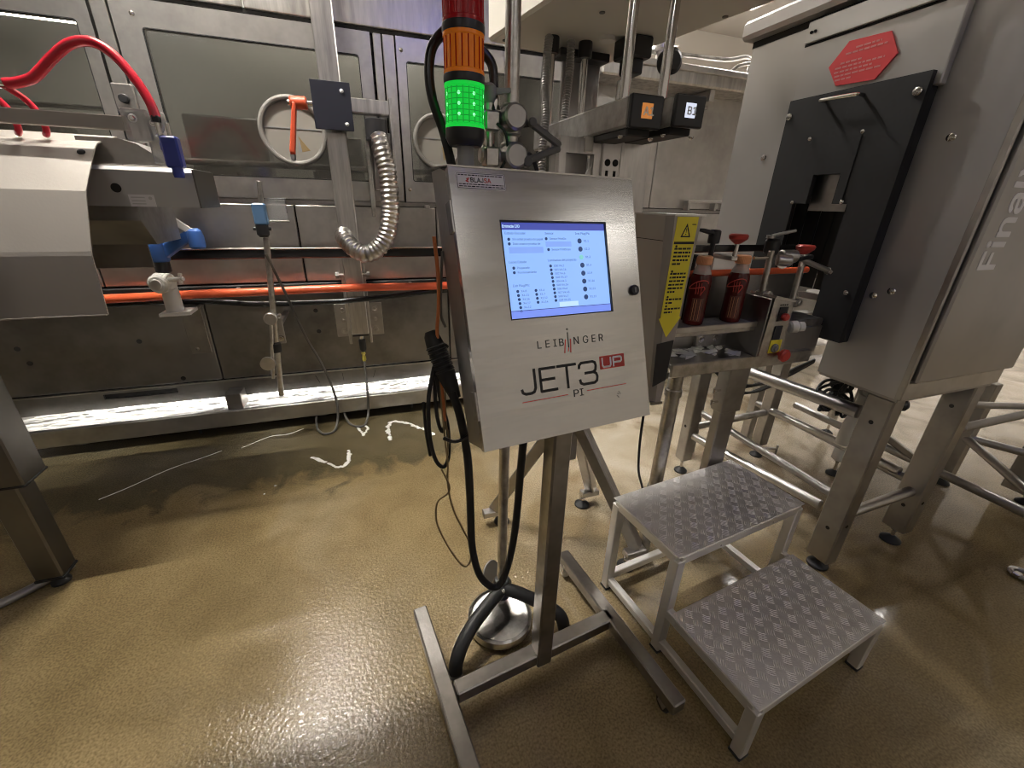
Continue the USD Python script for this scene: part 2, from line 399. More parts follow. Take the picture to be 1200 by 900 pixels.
for x, y, z, lx, ly, m in [(-2.6, -2.8, 3.7, 1.6, .35, 'panel_light'), (1.2, -2.8, 3.7, 1.6, .35, 'panel_light'), (4.6, -2.6, 3.7, 1.6, .35, 'panel_light'),
                           (3.9, 2.9, 3.5, 1.3, .35, 'back_light'), (5.4, 2.2, 3.5, 1.3, .35, 'back_light'), (1.6, 5.2, 3.7, 1.6, .35, 'panel_light'), (4.2, 5.2, 3.7, 1.6, .35, 'back_light')]:
    ceiling_lamp(x, y, z, lx, ly, m, 'long white panel light hanging from the hall ceiling out of view', group=CEIL)

t = thing('work_light_added_hood', 'tube light with an added light-blocking plate over the top of the filling machine', 'lamp', (-0.8, 2.2, 3.4))
put(t, 'added_shade', box(-3.2, .28, 1.895, 1.905, 2.82, 3.9, .002), 'sheet_matte'); put(t, 'added_shade_top', box(-3.2, .28, 1.895, 2.6, 3.9, 3.91, .002), 'sheet_matte')  # unseen plate, added to keep the tube light off the foreground floor
put(t, 'tube', rod((-1.15, 2.20, 3.60), (-.40, 2.20, 3.60), .014, 14), 'tube_light')
for x in (-1.17, -.38):
    put(t, 'socket', rod((x - .02, 2.20, 3.60), (x + .02, 2.20, 3.60), .018, 14), 'white_plastic'); put(t, 'bracket', box(x - .01, x + .01, 2.19, 2.21, 3.61, 3.9), 'steel')
for x in (-3.0, .1): put(t, 'hanger', rod((x, 2.2, 3.91), (x, 2.2, 4.2), .008, 8), 'steel_tube')

t = thing('machine_top_lamp', 'small lamp with an added light-blocking plate on top of the filling machine, out of view', 'lamp', (-.86, 3.1, 2.85))
put(t, 'bulb', box(-1.0, -.72, 3.08, 3.12, 3.19, 3.21, .004), 'spot_light'); put(t, 'lamp_housing', box(-1.03, -.69, 3.06, 3.14, 3.21, 3.26), 'white_plastic')
put(t, 'added_shade', box(-1.6, .2, 2.795, 2.80, 2.78, 3.27, .001), 'sheet_matte'); put(t, 'added_shade_roof', box(-1.6, .2, 2.795, 3.2, 3.265, 3.27, .001), 'sheet_matte')  # another unseen plate, added to stop this lamp short of the foreground
for x in (-1.55, .15): put(t, 'lamp_post', box(x - .015, x + .015, 2.97, 3.0, 2.84, 3.27), 'steel')
ceiling_lamp(3.6, 6.7, 3.6, 2.4, .35, 'wall_wash_light', 'added panel light washing the far hall wall, out of view')  # unseen lamp added to brighten the far wall
ceiling_lamp(1.45, 2.85, 3.5, .22, .09, 'line_light', 'narrow white tube light over the back machine line, out of view', 'line_light')
ceiling_lamp(.95, 2.9, 3.5, .20, .09, 'line_light', 'second short white tube light over the back machine line, out of view')
single('added_lamp_screen', box(.80, .805, 2.2, 3.15, 2.75, 3.7, .001), 'sheet_matte', 'second added steel screen blocking the tube lights, out of view', 'screen')  # unseen screen, added to hold the tube lights off the left floor
single('added_screen_hanger', rod((.8025, 2.6, 3.7), (.8025, 2.6, 4.2), .008, 8), 'steel_tube', 'second thin rod holding an added light screen, out of view', 'rod')
single('added_lamp_screen', box(1.245, 1.25, 2.2, 3.15, 2.72, 3.7, .001), 'sheet_matte', 'added steel screen blocking the narrow tube light, out of view', 'screen')  # added blocker: keeps the narrow tube light from reaching the left side
single('added_screen_hanger', rod((1.2475, 2.6, 3.7), (1.2475, 2.6, 4.2), .008, 8), 'steel_tube', 'thin rod holding the added light screen, out of view', 'rod')
t = thing('insect_lamp', 'blue insect lamp hanging from the hall ceiling', 'lamp', (.95, -.1, 3.2))
put(t, 'tray', box(.6, 1.3, -.2, 0, 3.2, 3.24), 'white_plastic')
for yy in (-.15, -.05): put(t, 'tube', rod((.65, yy, 3.17), (1.25, yy, 3.17), .016, 12), 'blue_light')
put(t, 'hanger', rod((.95, -.1, 3.24), (.95, -.1, 4.2), .006, 8), 'steel_tube')

# ------------------------------------------------------------------ filling machine along the back
YF = 2.95
fm = thing('filling_machine', 'long stainless steel filling machine with windows along the back', 'machine', (0.5, 3.2, 0))
def panel(x0, x1, z0, z1, y=YF, t=.03, m='steel', name='panel', bev=.004, lab=None):
    return put(fm, name, box(x0, x1, y, y + t, z0, z1, bev), m, label=lab)
for x0, x1 in ((-2.8, -.415), (-.408, .95), (.957, 1.5)): panel(x0, x1, 2.257, 2.85, name='upper_panel', m='steel_brushed')
put(fm, 'seam_strip', box(-2.8, 1.5, YF + .02, YF + .05, 2.235, 2.262, 0), 'dark_gap')

def door(x0, x1, z0, z1, w, rad=.012):
    o = sbox(x0, z0, x1, z1).difference(rrect(w[0], w[1], w[2], w[3], rad))
    # frame in the xz plane: u = x, up = z, so that the push goes towards the viewer
    d = put(fm, 'door', prism(o, (0, YF + .035, 0), (1, 0, 0), (0, 0, 1), .035), 'steel')
    put(d, 'pane', box(w[0] - .01, w[1] + .01, YF + .016, YF + .022, w[2] - .01, w[3] + .01, 0), 'pane')
    g = rrect(w[0] - .004, w[1] + .004, w[2] - .004, w[3] + .004, rad + .003).difference(rrect(w[0], w[1], w[2], w[3], rad))
    put(d, 'seal', prism(g, (0, YF + .012, 0), (1, 0, 0), (0, 0, 1), .0135), 'black_rubber')
    return d
dA = door(-2.3, -1.052, 1.39, 2.232, (-2.15, -1.11, 1.55, 2.121))
dB = door(-.968, .182, 1.39, 2.232, (-.857, .112, 1.50, 2.121))
dC = door(.318, 1.5, 1.39, 2.232, (.372, 1.36, 1.51, 2.118))
panel(-1.042, -.978, 1.39, 2.232, name='mullion'); panel(.198, .240, 1.39, 2.232, name='mullion'); panel(.248, .310, 1.39, 2.232, name='mullion')
put(fm, 'backing', box(-1.06, -.96, YF + .036, YF + .05, 1.39, 2.24, 0), 'dark_gap'); put(fm, 'backing', box(.18, .33, YF + .036, YF + .05, 1.39, 2.24, 0), 'dark_gap')
# latch between the first two doors
la = put(fm, 'latch', box(-1.045, -.955, 2.925, 2.952, 1.76, 1.885, .006), 'steel_dull')
put(la, 'latch_pin', rod((-1.0, 2.926, 1.82), (-1.0, 2.905, 1.82), .02, 18), 'black_plastic')
put(la, 'latch_plate', box(-1.03, -.975, 2.90, 2.925, 1.768, 1.782), 'chrome')
for x, z in ((-.885, 2.172), (.345, 2.17), (.345, 1.46), (-.925, 1.44)): put(fm, 'screw', dome_screw((x, YF, z), (0, -1, 0), .011), 'chrome')
# inside the machine, seen dimly through the panes
put(fm, 'inner_back', box(-2.8, 1.5, 4.2, 4.23, .5, 2.85, 0), 'white_plastic')
put(fm, 'inner_floor', box(-2.8, 1.5, 2.98, 4.2, 1.36, 1.39, 0), 'steel_dull')
put(fm, 'inner_roof', box(-2.8, 1.5, 2.98, 4.2, 2.82, 2.85, 0), 'steel_dull')
put(fm, 'inner_side', box(-2.8, -2.77, 2.98, 4.2, .5, 2.85, 0), 'steel_dull'); put(fm, 'inner_side', box(1.47, 1.5, 2.98, 4.2, .5, 2.85, 0), 'steel_dull')
for x0, x1, y, z0, z1 in ((-.95, -.5, 3.55, 1.39, 1.86), (-.22, .1, 3.45, 1.39, 1.78), (.5, .66, 3.4, 1.39, 1.95), (-2.0, -1.55, 3.5, 1.39, 1.75)):
    put(fm, 'inner_box', box(x0, x1, y, y + .2, z0, z1, .01), 'steel')
put(fm, 'inner_rail', [rod((-2.7, 3.3, z), (1.45, 3.3, z), .018, 12) for z in (1.5, 1.58)], 'steel_tube')
put(fm, 'inner_lamp', box(-2.1, -1.14, 3.30, 3.36, 2.20, 2.23, .004), 'inner_light', label='strip lamp inside the machine'); put(fm, 'inner_lamp', box(-.8, .9, 3.90, 3.96, 2.70, 2.73, .004), 'inner_light')  # second strip is unseen, added to lift the brightness behind the panes
put(fm, 'inner_ledge', box(-2.15, -1.11, 2.99, 3.06, 1.775, 1.79), 'steel_brushed')
for x, h in ((-.62, .09), (-.36, .06), (-.2, .11), (.02, .07), (.44, .10), (.56, .07), (-.5, .05)):
    put(fm, 'inner_valve', lathe([(.03, 0), (.03, h * .7), (.018, h), (.018, h + .05)], (x, 3.2, 1.39), n=16), 'steel_tube')

# gap with a rail under the doors, then the middle row of plates
put(fm, 'slide_rail', box(-2.8, 4.6, YF + .012, YF + .03, 1.36, 1.386, .002), 'steel_dull')
put(fm, 'gap_strip', box(-2.8, 4.6, YF + .034, YF + .05, .2, 1.40, 0), 'dark_gap')
put(fm, 'stop_block', box(.43, .46, 2.93, 2.97, 1.352, 1.372), 'steel')
for x0, x1 in ((-2.8, -1.352), (-1.345, -.336), (-.326, .497), (.504, 1.6), (1.607, 3.0), (3.007, 4.6)):
    panel(x0, x1, .915, 1.357, name='middle_plate', m='steel')
put(fm, 'rubber_strip', box(-2.8, 4.6, 2.915, 2.95, .858, .908), 'black_rubber', label='black rubber strip')
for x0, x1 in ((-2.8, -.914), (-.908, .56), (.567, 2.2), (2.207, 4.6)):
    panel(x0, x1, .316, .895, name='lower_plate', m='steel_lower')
put(fm, 'lip', prism(sbox(-2.8, .2, 4.6, .312).difference(sbox(-1.53, .26, -1.16, .292)), (0, 2.945, 0), (1, 0, 0), (0, 0, 1), .015), 'steel_lower')
put(fm, 'lip_edge', box(-2.8, 4.6, 2.926, 2.934, .306, .314, .001), 'steel')
for x, z in ((-.306, .728), (-.306, .59), (-1.278, .598), (-1.826, .598), (-1.801, .511), (-1.12, .345), (.75, .6), (.9, .47)):
    put(fm, 'hole', lathe([(.0135, 0), (.0135, .0012)], (x, YF, z), (0, -1, 0), 16), 'dark_gap', label='dark bolt hole')
put(fm, 'cover_strip', box(-1.035, -.93, 2.944, 2.95, .50, .80, .002), 'steel_dull')
for z in (.53, .77): put(fm, 'screw', dome_screw((-1.0, 2.944, z), (0, -1, 0), .01), 'steel_tube')
for k, (x, s) in enumerate(((-.37, .5), (-.2, .1), (.02, -.5))):
    put(fm, 'drain_slot', bar((x, 2.9295, .29), (x + .04 * s, 2.9295, .235), .002, .012, up=(0, 1, 0), bev=0), 'dark_gap')
# low beam with the soaked drip tray behind it
put(fm, 'base_beam', box(-2.06, 4.6, 2.77, 2.80, .062, .165, .004), 'steel')
put(fm, 'drip_tray', box(-2.05, 4.6, 2.80, 3.9, .125, .150, .003), 'steel')
fo = []
for k in range(420):
    x = RNG.uniform(-2.0, .9); y = 2.81 + abs(RNG.normal(0, .16)); rr = RNG.uniform(.012, .05)
    fo.append(hull([(x + rr * RNG.uniform(.8, 2.6) * math.cos(a), y + rr * .6 * math.sin(a), .15) for a in np.linspace(0, 6.283, 9)[:-1]] + [(x + rr * .6 * math.cos(a), y + rr * .35 * math.sin(a), .15 + rr * RNG.uniform(.10, .22)) for a in np.linspace(0, 6.283, 6)[:-1]]))
put(fm, 'wet_foam', fo, 'foam', label='white foam and water lying in the drip tray', kind='stuff', smooth=60)
put(fm, 'spacer_block', box(-.885, -.80, 2.81, 2.95, .15, .26), 'steel_dull'); put(fm, 'spacer_block', box(.62, .70, 2.81, 2.95, .15, .26), 'steel_dull')
put(fm, 'added_tray_lamp', box(-1.95, .9, 3.55, 3.60, .34, .37, .004), 'tray_fill_light', label='strip lamp added to brighten the drip tray')  # unseen lamp, put in so that the tray turns out white
put(fm, 'tray_back', box(-2.05, 4.6, 3.9, 3.92, .05, .5), 'steel')
for x in (-1.7, -.36, 1.4, 3.0): put(fm, 'foot', lathe([(.06, 0), (.06, .02), (.03, .03), (.03, .125)], (x, 2.95, 0), n=20), 'steel_tube')
for x in (-1.0, .3): put(fm, 'drip_pin', rod((x - .06, 2.80, .062), (x - .06, 2.80, .025), .009, 8), 'black_plastic')

# square post carrying the black plate, bolted to the lower plates
put(fm, 'post', box(-.103, .006, 2.862, 2.945, .572, 2.8, .006), 'steel_brushed')
put(fm, 'post_end', box(-.098, .001, 2.866, 2.94, .560, .573, .001), 'black_plastic')
for x0, x1 in ((-.125, -.104), (.007, .024)): put(fm, 'post_flange', box(x0, x1, 2.90, 2.95, .50, 1.10, .003), 'steel')
for x0, x1 in ((-.195, -.118), (.018, .105)):
    pl = put(fm, 'bolt_plate', box(x0, x1, 2.938, 2.95, .545, .765, .003), 'steel_dull')
    for z in (.585, .655, .725): put(pl, 'bolt', bolt(((x0 + x1) / 2 + (.012 if x0 < -.1 else -.004), 2.938, z), (0, -1, 0), .015 if z != .655 else .009), 'steel_tube')
for x in (-.155, .05): put(fm, 'side_bolt', [rod((x, 2.90, .955), (x + (.05 if x < 0 else -.05), 2.90, .955), .010, 12), lathe([(.022, 0), (.022, .02)], (x, 2.90, .955), (1 if x < 0 else -1, 0, 0), 6)], 'steel_tube')
ar = put(fm, 'bracket_arm', box(.006, .25, 2.85, 2.92, 1.835, 1.905, .005), 'steel_brushed')
put(ar, 'arm_plate', box(.245, .262, 2.83, 2.95, 1.56, 1.915, .003), 'steel')
put(fm, 'hose_bracket', box(.135, .245, 2.87, 2.93, 1.45, 1.75, .004), 'steel_dull')
put(fm, 'hose_socket', lathe([(.06, 0), (.06, .1), (.05, .105)], (.165, 2.80, 1.70), (0, 0, 1), 20), 'black_plastic')
put(fm, 'hanging_rod', box(.10, .125, 2.86, 2.885, 1.30, 1.72, .004), 'steel_tube')

# black plate with the clamp handle
t = thing('mounting_plate', 'dark navy mounting plate with two screws on the steel post', 'plate', (-.05, 2.85, 1.74))
put(t, 'plate', box(-.145, .048, 2.775, 2.79, 1.735, 1.955, .002), 'navy_plate')
put(t, 'stand_off', box(-.09, -.005, 2.79, 2.862, 1.78, 1.91, .002), 'steel')
for x, z in ((0.005, 1.915), (0.015, 1.765)): put(t, 'screw', dome_screw((x, 2.775, z), (0, -1, 0), .010), 'print_white')
t = thing('clamp_handle', 'red clamp lever with a steel pin beside the dark navy plate', 'lever', (-.22, 2.8, 1.85))
put(t, 'pin', rod((-.265, 2.80, 1.845), (-.12, 2.80, 1.852), .014, 16), 'chrome', label='steel pin')
put(t, 'lever', [hull(np.vstack([rod((-.252, 2.79, 1.845), (-.17, 2.79, 1.848), .030, 18).vertices])),
                 hull(np.vstack([rod((-.24, 2.78, 1.83), (-.225, 2.78, 1.83), .026, 14).vertices, rod((-.285, 2.76, 1.62), (-.26, 2.76, 1.62), .017, 14).vertices]))], 'red_handle')
put(t, 'tip', lathe([(.016, 0), (.012, .025), (.004, .03)], (-.273, 2.76, 1.605), (0, 0, -1), 14), 'grey_plastic')

# handwheels behind the panes
def port(x, z, R, label):
    t = thing('round_port', label, 'port', (x, 2.965, z - R))
    a = np.linspace(0, 2 * math.pi, 49)
    put(t, 'rim', pipe([(x + R * math.cos(k), 2.95, z + R * math.sin(k)) for k in a], .0135, 10, 0), 'port_rim', label='pale round rim')
    put(t, 'cover', lathe([(R - .008, 0), (R - .008, .006)], (x, 2.966, z), (0, -1, 0), 48), 'port_cover')
    put(t, 'cross_line', box(x - R + .01, x + R - .01, 2.957, 2.960, z + .012, z + .017, 0), 'grey_plastic')
    put(t, 'flap_mark', hull([(x + .02, 2.9595, z - .02), (x + .075, 2.9595, z - .09), (x + .03, 2.9595, z - .10), (x + .05, 2.955, z - .06)]), 'wire_tan')
    put(t, 'flap_mark', hull([(x + .01, 2.9595, z - .10), (x + .025, 2.9595, z - .03), (x + .03, 2.9595, z - .1), (x + .02, 2.957, z - .06)]), 'grey_plastic')
port(-.272, 1.735, .160, 'pale round port on the window beside the red lever')
port(.535, 1.735, .14, 'pale round port on the window next to the signal tower')

# right-hand stretch of the line behind the conveyor
t = thing('steel_partition', 'tall stainless steel partition behind the conveyor with a low handle', 'partition', (2.8, 3.0, 0))
for x0, x1 in ((1.5, 2.128), (2.135, 3.4), (3.407, 4.6)): put(t, 'sheet', box(x0, x1, YF, YF + .03, 1.39, 2.21, .004), 'steel')
put(t, 'top_duct', box(1.5, 4.6, 2.72, 2.98, 2.13, 2.22, .01), 'steel_brushed')
put(t, 'duct_trim', box(1.5, 4.6, 2.70, 2.73, 2.20, 2.235, .004), 'steel')
put(t, 'duct_bracket', [box(2.34, 2.38, 2.74, 2.95, 2.06, 2.13), box(2.34, 2.48, 2.90, 2.95, 2.05, 2.07)], 'steel')
h = put(t, 'handle', bar((2.44, 2.90, 1.445), (2.86, 2.90, 1.445), .014, .02), 'steel')
for x in (2.46, 2.72, 2.84): put(h, 'handle_leg', box(x - .012, x + .012, 2.895, 2.95, 1.38, 1.45), 'steel')
put(t, 'back', box(1.5, 4.6, 3.3, 3.33, 1.39, 2.21, 0), 'steel_dull')
tb = thing('overhead_pipes', 'thin bent pipes and valves on top of the steel duct', 'pipes', (2.3, 2.8, 2.23))
put(tb, 'pipe', pipe([(1.55, 2.85, 2.30), (2.1, 2.85, 2.32), (2.5, 2.84, 2.33), (2.7, 2.84, 2.36), (2.74, 2.86, 2.24)], .014, 10), 'steel_tube')
put(tb, 'pipe', pipe([(2.5, 2.78, 2.24), (2.6, 2.78, 2.30), (2.85, 2.78, 2.33), (2.9, 2.78, 2.24)], .012, 10), 'steel_tube')
for x in (1.62, 1.78, 1.95):
    v = put(tb, 'valve', lathe([(.02, 0), (.03, .02), (.03, .07), (.045, .08), (.045, .11), (.015, .12)], (x, 2.80, 2.235), n=18), 'steel_tube' if x != 1.78 else 'black_plastic')

# ------------------------------------------------------------------ rails and hoses along the machine front
t = thing('guard_rail', 'long black guard rail with chrome edge along the filling machine', 'rail', (1.2, 2.8, 1.1))
put(t, 'rail', box(-1.9, 4.4, 2.785, 2.815, 1.074, 1.128, .006), 'black_gloss')
put(t, 'chrome_strip', box(-1.9, .55, 2.78, 2.812, 1.124, 1.134, .003), 'chrome', label='chrome edge')
for x in (-1.5, -.62, .4, 1.4, 2.6, 3.8): put(t, 'bracket', box(x - .012, x + .012, 2.812, 2.95, 1.09, 1.115), 'steel')
t = thing('orange_guide', 'long shiny orange guide strip along the filling machine', 'guide strip', (1.2, 2.8, .88))
put(t, 'strip', pipe([(-1.9, 2.80, .872), (-1.25, 2.80, .880), (-.85, 2.80, .888), (-.59, 2.80, .888), (-.12, 2.80, .893), (.49, 2.80, .886), (1.4, 2.8, .888), (2.4, 2.8, .895), (4.2, 2.8, .9)], .024, 14, 6), 'orange_plastic')
for x in (-1.6, -.7, .3, 1.3, 2.4, 3.5): put(t, 'bracket', box(x - .01, x + .01, 2.81, 2.95, .88, .9), 'steel')
single('black_hose', pipe([(-1.9, 2.84, .83), (-1.2, 2.84, .845), (-.85, 2.85, .835), (-.6, 2.86, .805), (-.2, 2.86, .80), (0, 2.84, .812), (.25, 2.82, .832), (.5, 2.82, .852), (1.1, 2.83, .86), (2.0, 2.84, .84), (4.0, 2.84, .84)], .017, 12), 'black_gloss',
       'long black hose sagging below the orange guide strip', 'hose')
single('corrugated_hose', corrugated([(.165, 2.80, 1.74), (.18, 2.75, 1.66), (.198, 2.72, 1.55), (.20, 2.70, 1.42), (.195, 2.70, 1.32), (.16, 2.69, 1.20), (.10, 2.69, 1.13), (.03, 2.70, 1.105), (-.03, 2.74, 1.135), (-.07, 2.80, 1.18), (-.075, 2.86, 1.20)], .052, .026, .13), 'steel_tube',
       'thick shiny corrugated metal hose curling round the steel post', 'hose')

# ------------------------------------------------------------------ left foreground: infeed stand with its bent cover
t = thing('infeed_stand', 'bent matte steel cover on a square leg at the left edge', 'conveyor stand', (-1.235, 1.70, 0))
prof = [(2.32, 1.60), (2.15, 1.562), (2.125, 1.548), (2.034, 1.467), (1.962, 1.400), (1.868, 1.213), (1.864, 1.20), (1.842, 1.06), (1.835, 1.005)]
p = LineString(prof).buffer(.0025, cap_style=2, join_style=2)
cv = put(t, 'cover', prism(p, (-2.4, 0, 0), (0, 1, 0), (0, 0, 1), 1.545), 'sheet_matte', smooth=8)
put(t, 'cover_flange', [bar((-2.4, 1.836, 1.004), (-.86, 1.836, 1.004), .012, .005, bev=.001)], 'sheet_matte')
put(t, 'back_sheet', box(-2.4, -.86, 2.316, 2.322, 1.1, 1.6, .001), 'steel_dull')
put(t, 'cover_screw', dome_screw((-.89, 2.098, 1.527), (0, -.62, .78), .012), 'dark_gap')
put(t, 'leg', box(-1.278, -1.192, 1.657, 1.743, .055, .52, .006), 'steel_dark')
put(t, 'leg_sleeve', box(-1.292, -1.160, 1.645, 1.765, .475, 1.30, .005), 'steel_dark')
put(t, 'sleeve_edge', box(-1.294, -1.158, 1.643, 1.767, .470, .478, .001), 'dark_gap')
put(t, 'support_arm', [box(-1.28, -1.17, 1.75, 2.32, 1.2, 1.3, .004)], 'steel_dull')
put(t, 'leg_cap', box(-1.28, -1.19, 1.655, 1.745, .046, .057, .002), 'dark_gap')
foot(t, -1.235, 1.70, .05, .03)
single('floor_hose', pipe([(-1.232, 1.77, .016), (-1.245, 1.745, .017), (-1.30, 1.68, .017), (-1.40, 1.605, .017), (-1.6, 1.52, .017), (-2.0, 1.45, .017)], .016, 12), 'hose_grey',
       'grey hose lying on the wet floor round the foot at the left edge', 'hose')

# second cover box further in
t = thing('guide_box', 'grey steel guide box with a small white sticker behind the bent cover', 'guide box', (-.72, 2.25, 1.2))
body = hull([(x, y, z) for x in (-1.3, -.572) for y, z in ((2.105, 1.475), (2.105, 1.352), (2.13, 1.49), (2.36, 1.49), (2.36, 1.352))])
put(t, 'box', body, 'sheet_grey', smooth=10)
put(t, 'top_plate', box(-1.3, -.60, 2.13, 2.35, 1.489, 1.494, .001), 'sheet_matte')
put(t, 'end_plate', box(-.572, -.566, 2.10, 2.37, 1.35, 1.487, .001), 'steel_dark')
put(t, 'top_joint', box(-.795, -.790, 2.13, 2.35, 1.4935, 1.495, 0), 'dark_gap')
put(t, 'lower_chute', hull([(x, y, z) for x in (-1.3, -.79) for y, z in ((2.14, 1.352), (2.135, 1.30), (2.22, 1.205), (2.5, 1.205), (2.5, 1.352))]), 'steel_dull')
put(t, 'hole', lathe([(.016, 0), (.016, .001)], (-.825, 2.105, 1.415), (0, -1, 0), 20), 'dark_gap')
st = put(t, 'sticker', box(-.795, -.715, 2.103, 2.105, 1.352, 1.394, 0), 'sticker_white', label='white sticker')
put(st, 'sticker_print', [box(-.788, -.745, 2.1024, 2.103, z, z + .004, 0) for z in (1.382, 1.37, 1.36)] + [lathe([(.006, 0), (.006, .0006)], (-.728, 2.103, 1.382), (0, -1, 0), 14)], 'print_grey', kind=None)
put(t, 'stay', box(-.9, -.8, 2.36, 2.95, 1.40, 1.44, .003), 'steel_dull')
t = thing('rounded_end_piece', 'dark rounded steel end piece standing on the guide box', 'cover', (-.8, 2.25, 1.49))
pe = Polygon([(-.93, 1.494), (-.66, 1.494), (-.70, 1.535), (-.75, 1.57), (-.80, 1.585), (-.93, 1.585)])
put(t, 'end', prism(pe, (0, 2.34, 0), (1, 0, 0), (0, 0, 1), .16), 'steel_dull')

# crossbar with the clear clamp, blue connector and red hoses
t = thing('cross_bar', 'flat steel cross bar with a clear plastic clamp over the bent cover', 'bar', (-1.4, 2.1, 1.6))
put(t, 'bar', box(-2.4, -.725, 2.085, 2.115, 1.603, 1.648, .003), 'sheet_matte')
put(t, 'clamp_block', [box(-.735, -.655, 2.07, 2.13, 1.57, 1.67, .006)], 'acrylic', label='clear plastic clamp block')
put(t, 'clamp_strip', box(-.675, -.63, 2.075, 2.09, 1.50, 1.655, .004), 'acrylic')
put(t, 'clamp_bolt', bolt((-.70, 2.07, 1.64), (0, -1, 0), .009), 'chrome')
put(t, 'clamp_bolt', bolt((-.645, 2.075, 1.63), (0, -1, 0), .007), 'chrome')
put(t, 'hanger', [box(-1.9, -1.85, 2.1, 2.3, 1.59, 1.61)], 'steel')
t = thing('blue_valve', 'dark blue pneumatic valve with a black fitting below the red hose', 'valve', (-.60, 2.07, 1.49))
put(t, 'body', [box(-.628, -.575, 2.03, 2.075, 1.487, 1.59, .006), box(-.632, -.60, 2.035, 2.07, 1.54, 1.57, .004)], 'blue_connector')
put(t, 'nozzle', lathe([(.016, 0), (.018, .01), (.018, .03), (.014, .04)], (-.60, 2.05, 1.455), n=16), 'blue_connector')
put(t, 'fitting', [rod((-.625, 2.05, 1.585), (-.625, 2.05, 1.655), .010, 14), rod((-.597, 2.05, 1.585), (-.597, 2.05, 1.63), .008, 14)], 'chrome')
put(t, 'collar', lathe([(.017, 0), (.017, .02)], (-.625, 2.05, 1.63), n=6), 'black_plastic')
put(t, 'wire', pipe([(-.597, 2.05, 1.62), (-.60, 2.04, 1.66), (-.612, 2.05, 1.61), (-.635, 2.04, 1.585)], .004, 8), 'print_white')
single('red_hose', pipe([(-.625, 2.05, 1.645), (-.632, 2.055, 1.69), (-.66, 2.07, 1.755), (-.71, 2.09, 1.825), (-.765, 2.1, 1.857), (-.825, 2.1, 1.845), (-.885, 2.1, 1.80), (-.95, 2.1, 1.742), (-1.0, 2.1, 1.722), (-1.03, 2.1, 1.718)], .0155, 14), 'red_hose',
       'shiny red air hose arching over the cross bar to the blue valve', 'hose')
t = thing('hose_manifold', 'steel hose joint with two short red hoses at the left edge', 'hose joint', (-1.08, 2.1, 1.72))
put(t, 'joint', [rod((-1.3, 2.1, 1.722), (-1.02, 2.1, 1.72), .014, 14), rod((-1.06, 2.1, 1.70), (-1.06, 2.1, 1.74), .018, 14)], 'chrome')
for dx in (0, -.075):
    put(t, 'short_hose', pipe([(-1.035 + dx, 2.1, 1.71), (-1.01 + dx, 2.135, 1.68), (-.99 + dx, 2.14, 1.64), (-.985 + dx, 2.14, 1.60), (-.99 + dx, 2.145, 1.585), (-1.0 + dx, 2.16, 1.580)], .010, 12), 'red_hose')

# blue clamp lever in front of the rails
t = thing('blue_clamp', 'blue clamp lever on a grey cast post in front of the guard rail', 'clamp', (-.94, 2.66, .82))
put(t, 'cap', lathe([(.036, 0), (.042, .01), (.045, .075), (.040, .092), (.030, .097)], (-.945, 2.64, 1.085), n=24), 'blue_plastic')
put(t, 'lever_arm', hull(np.vstack([lathe([(.026, 0), (.026, .05)], (-.94, 2.64, 1.095), n=16).vertices, lathe([(.017, 0), (.017, .035)], (-.775, 2.63, 1.205), n=16).vertices])), 'blue_plastic')
put(t, 'lever_knob', lathe([(.030, 0), (.036, .01), (.036, .06), (.030, .085), (.018, .095)], (-.768, 2.63, 1.148), n=24), 'blue_plastic')
put(t, 'flap', bar((-.845, 2.62, 1.285), (-.775, 2.62, 1.225), .012, .034, up=(.6, 0, .8)), 'print_white', label='white flap')
put(t, 'neck', rod((-.945, 2.64, 1.03), (-.945, 2.64, 1.09), .034, 20), 'black_plastic')
put(t, 'spindle', rod((-.945, 2.64, .99), (-.945, 2.64, 1.04), .014, 14), 'steel_tube')
kn = put(t, 'knuckle', [lathe([(.034, 0), (.044, .01), (.044, .07), (.034, .08)], (-.985, 2.625, .99), (.9, -.4, 0), 24), lathe([(.036, 0), (.046, .006), (.046, .04), (.036, .05)], (-.955, 2.61, .985), (-.15, -.98, 0), 22)], 'white_plastic', label='grey cast knuckle')
put(kn, 'knuckle_bolt', [lathe([(.024, 0), (.026, .004), (.026, .014), (.018, .018)], (-.963, 2.56, .985), (-.15, -.98, 0), 18), rod((-.955, 2.60, 1.0), (-.845, 2.56, 1.01), .011, 12), rod((-.86, 2.555, .985), (-.86, 2.575, 1.035), .010, 10)], 'white_plastic')
put(t, 'post', lathe([(.040, 0), (.038, .06), (.036, .15), (.034, .16)], (-.945, 2.64, .83), n=22), 'white_plastic')
put(t, 'base_plate', hull([(-1.0, 2.58, .818), (-1.0, 2.70, .818), (-.87, 2.60, .818), (-.87, 2.72, .818), (-1.0, 2.58, .834), (-1.0, 2.70, .834), (-.87, 2.60, .834), (-.87, 2.72, .834)]), 'white_plastic')
put(t, 'bracket', box(-.985, -.905, 2.68, 2.95, .795, .818, .003), 'steel_dull')

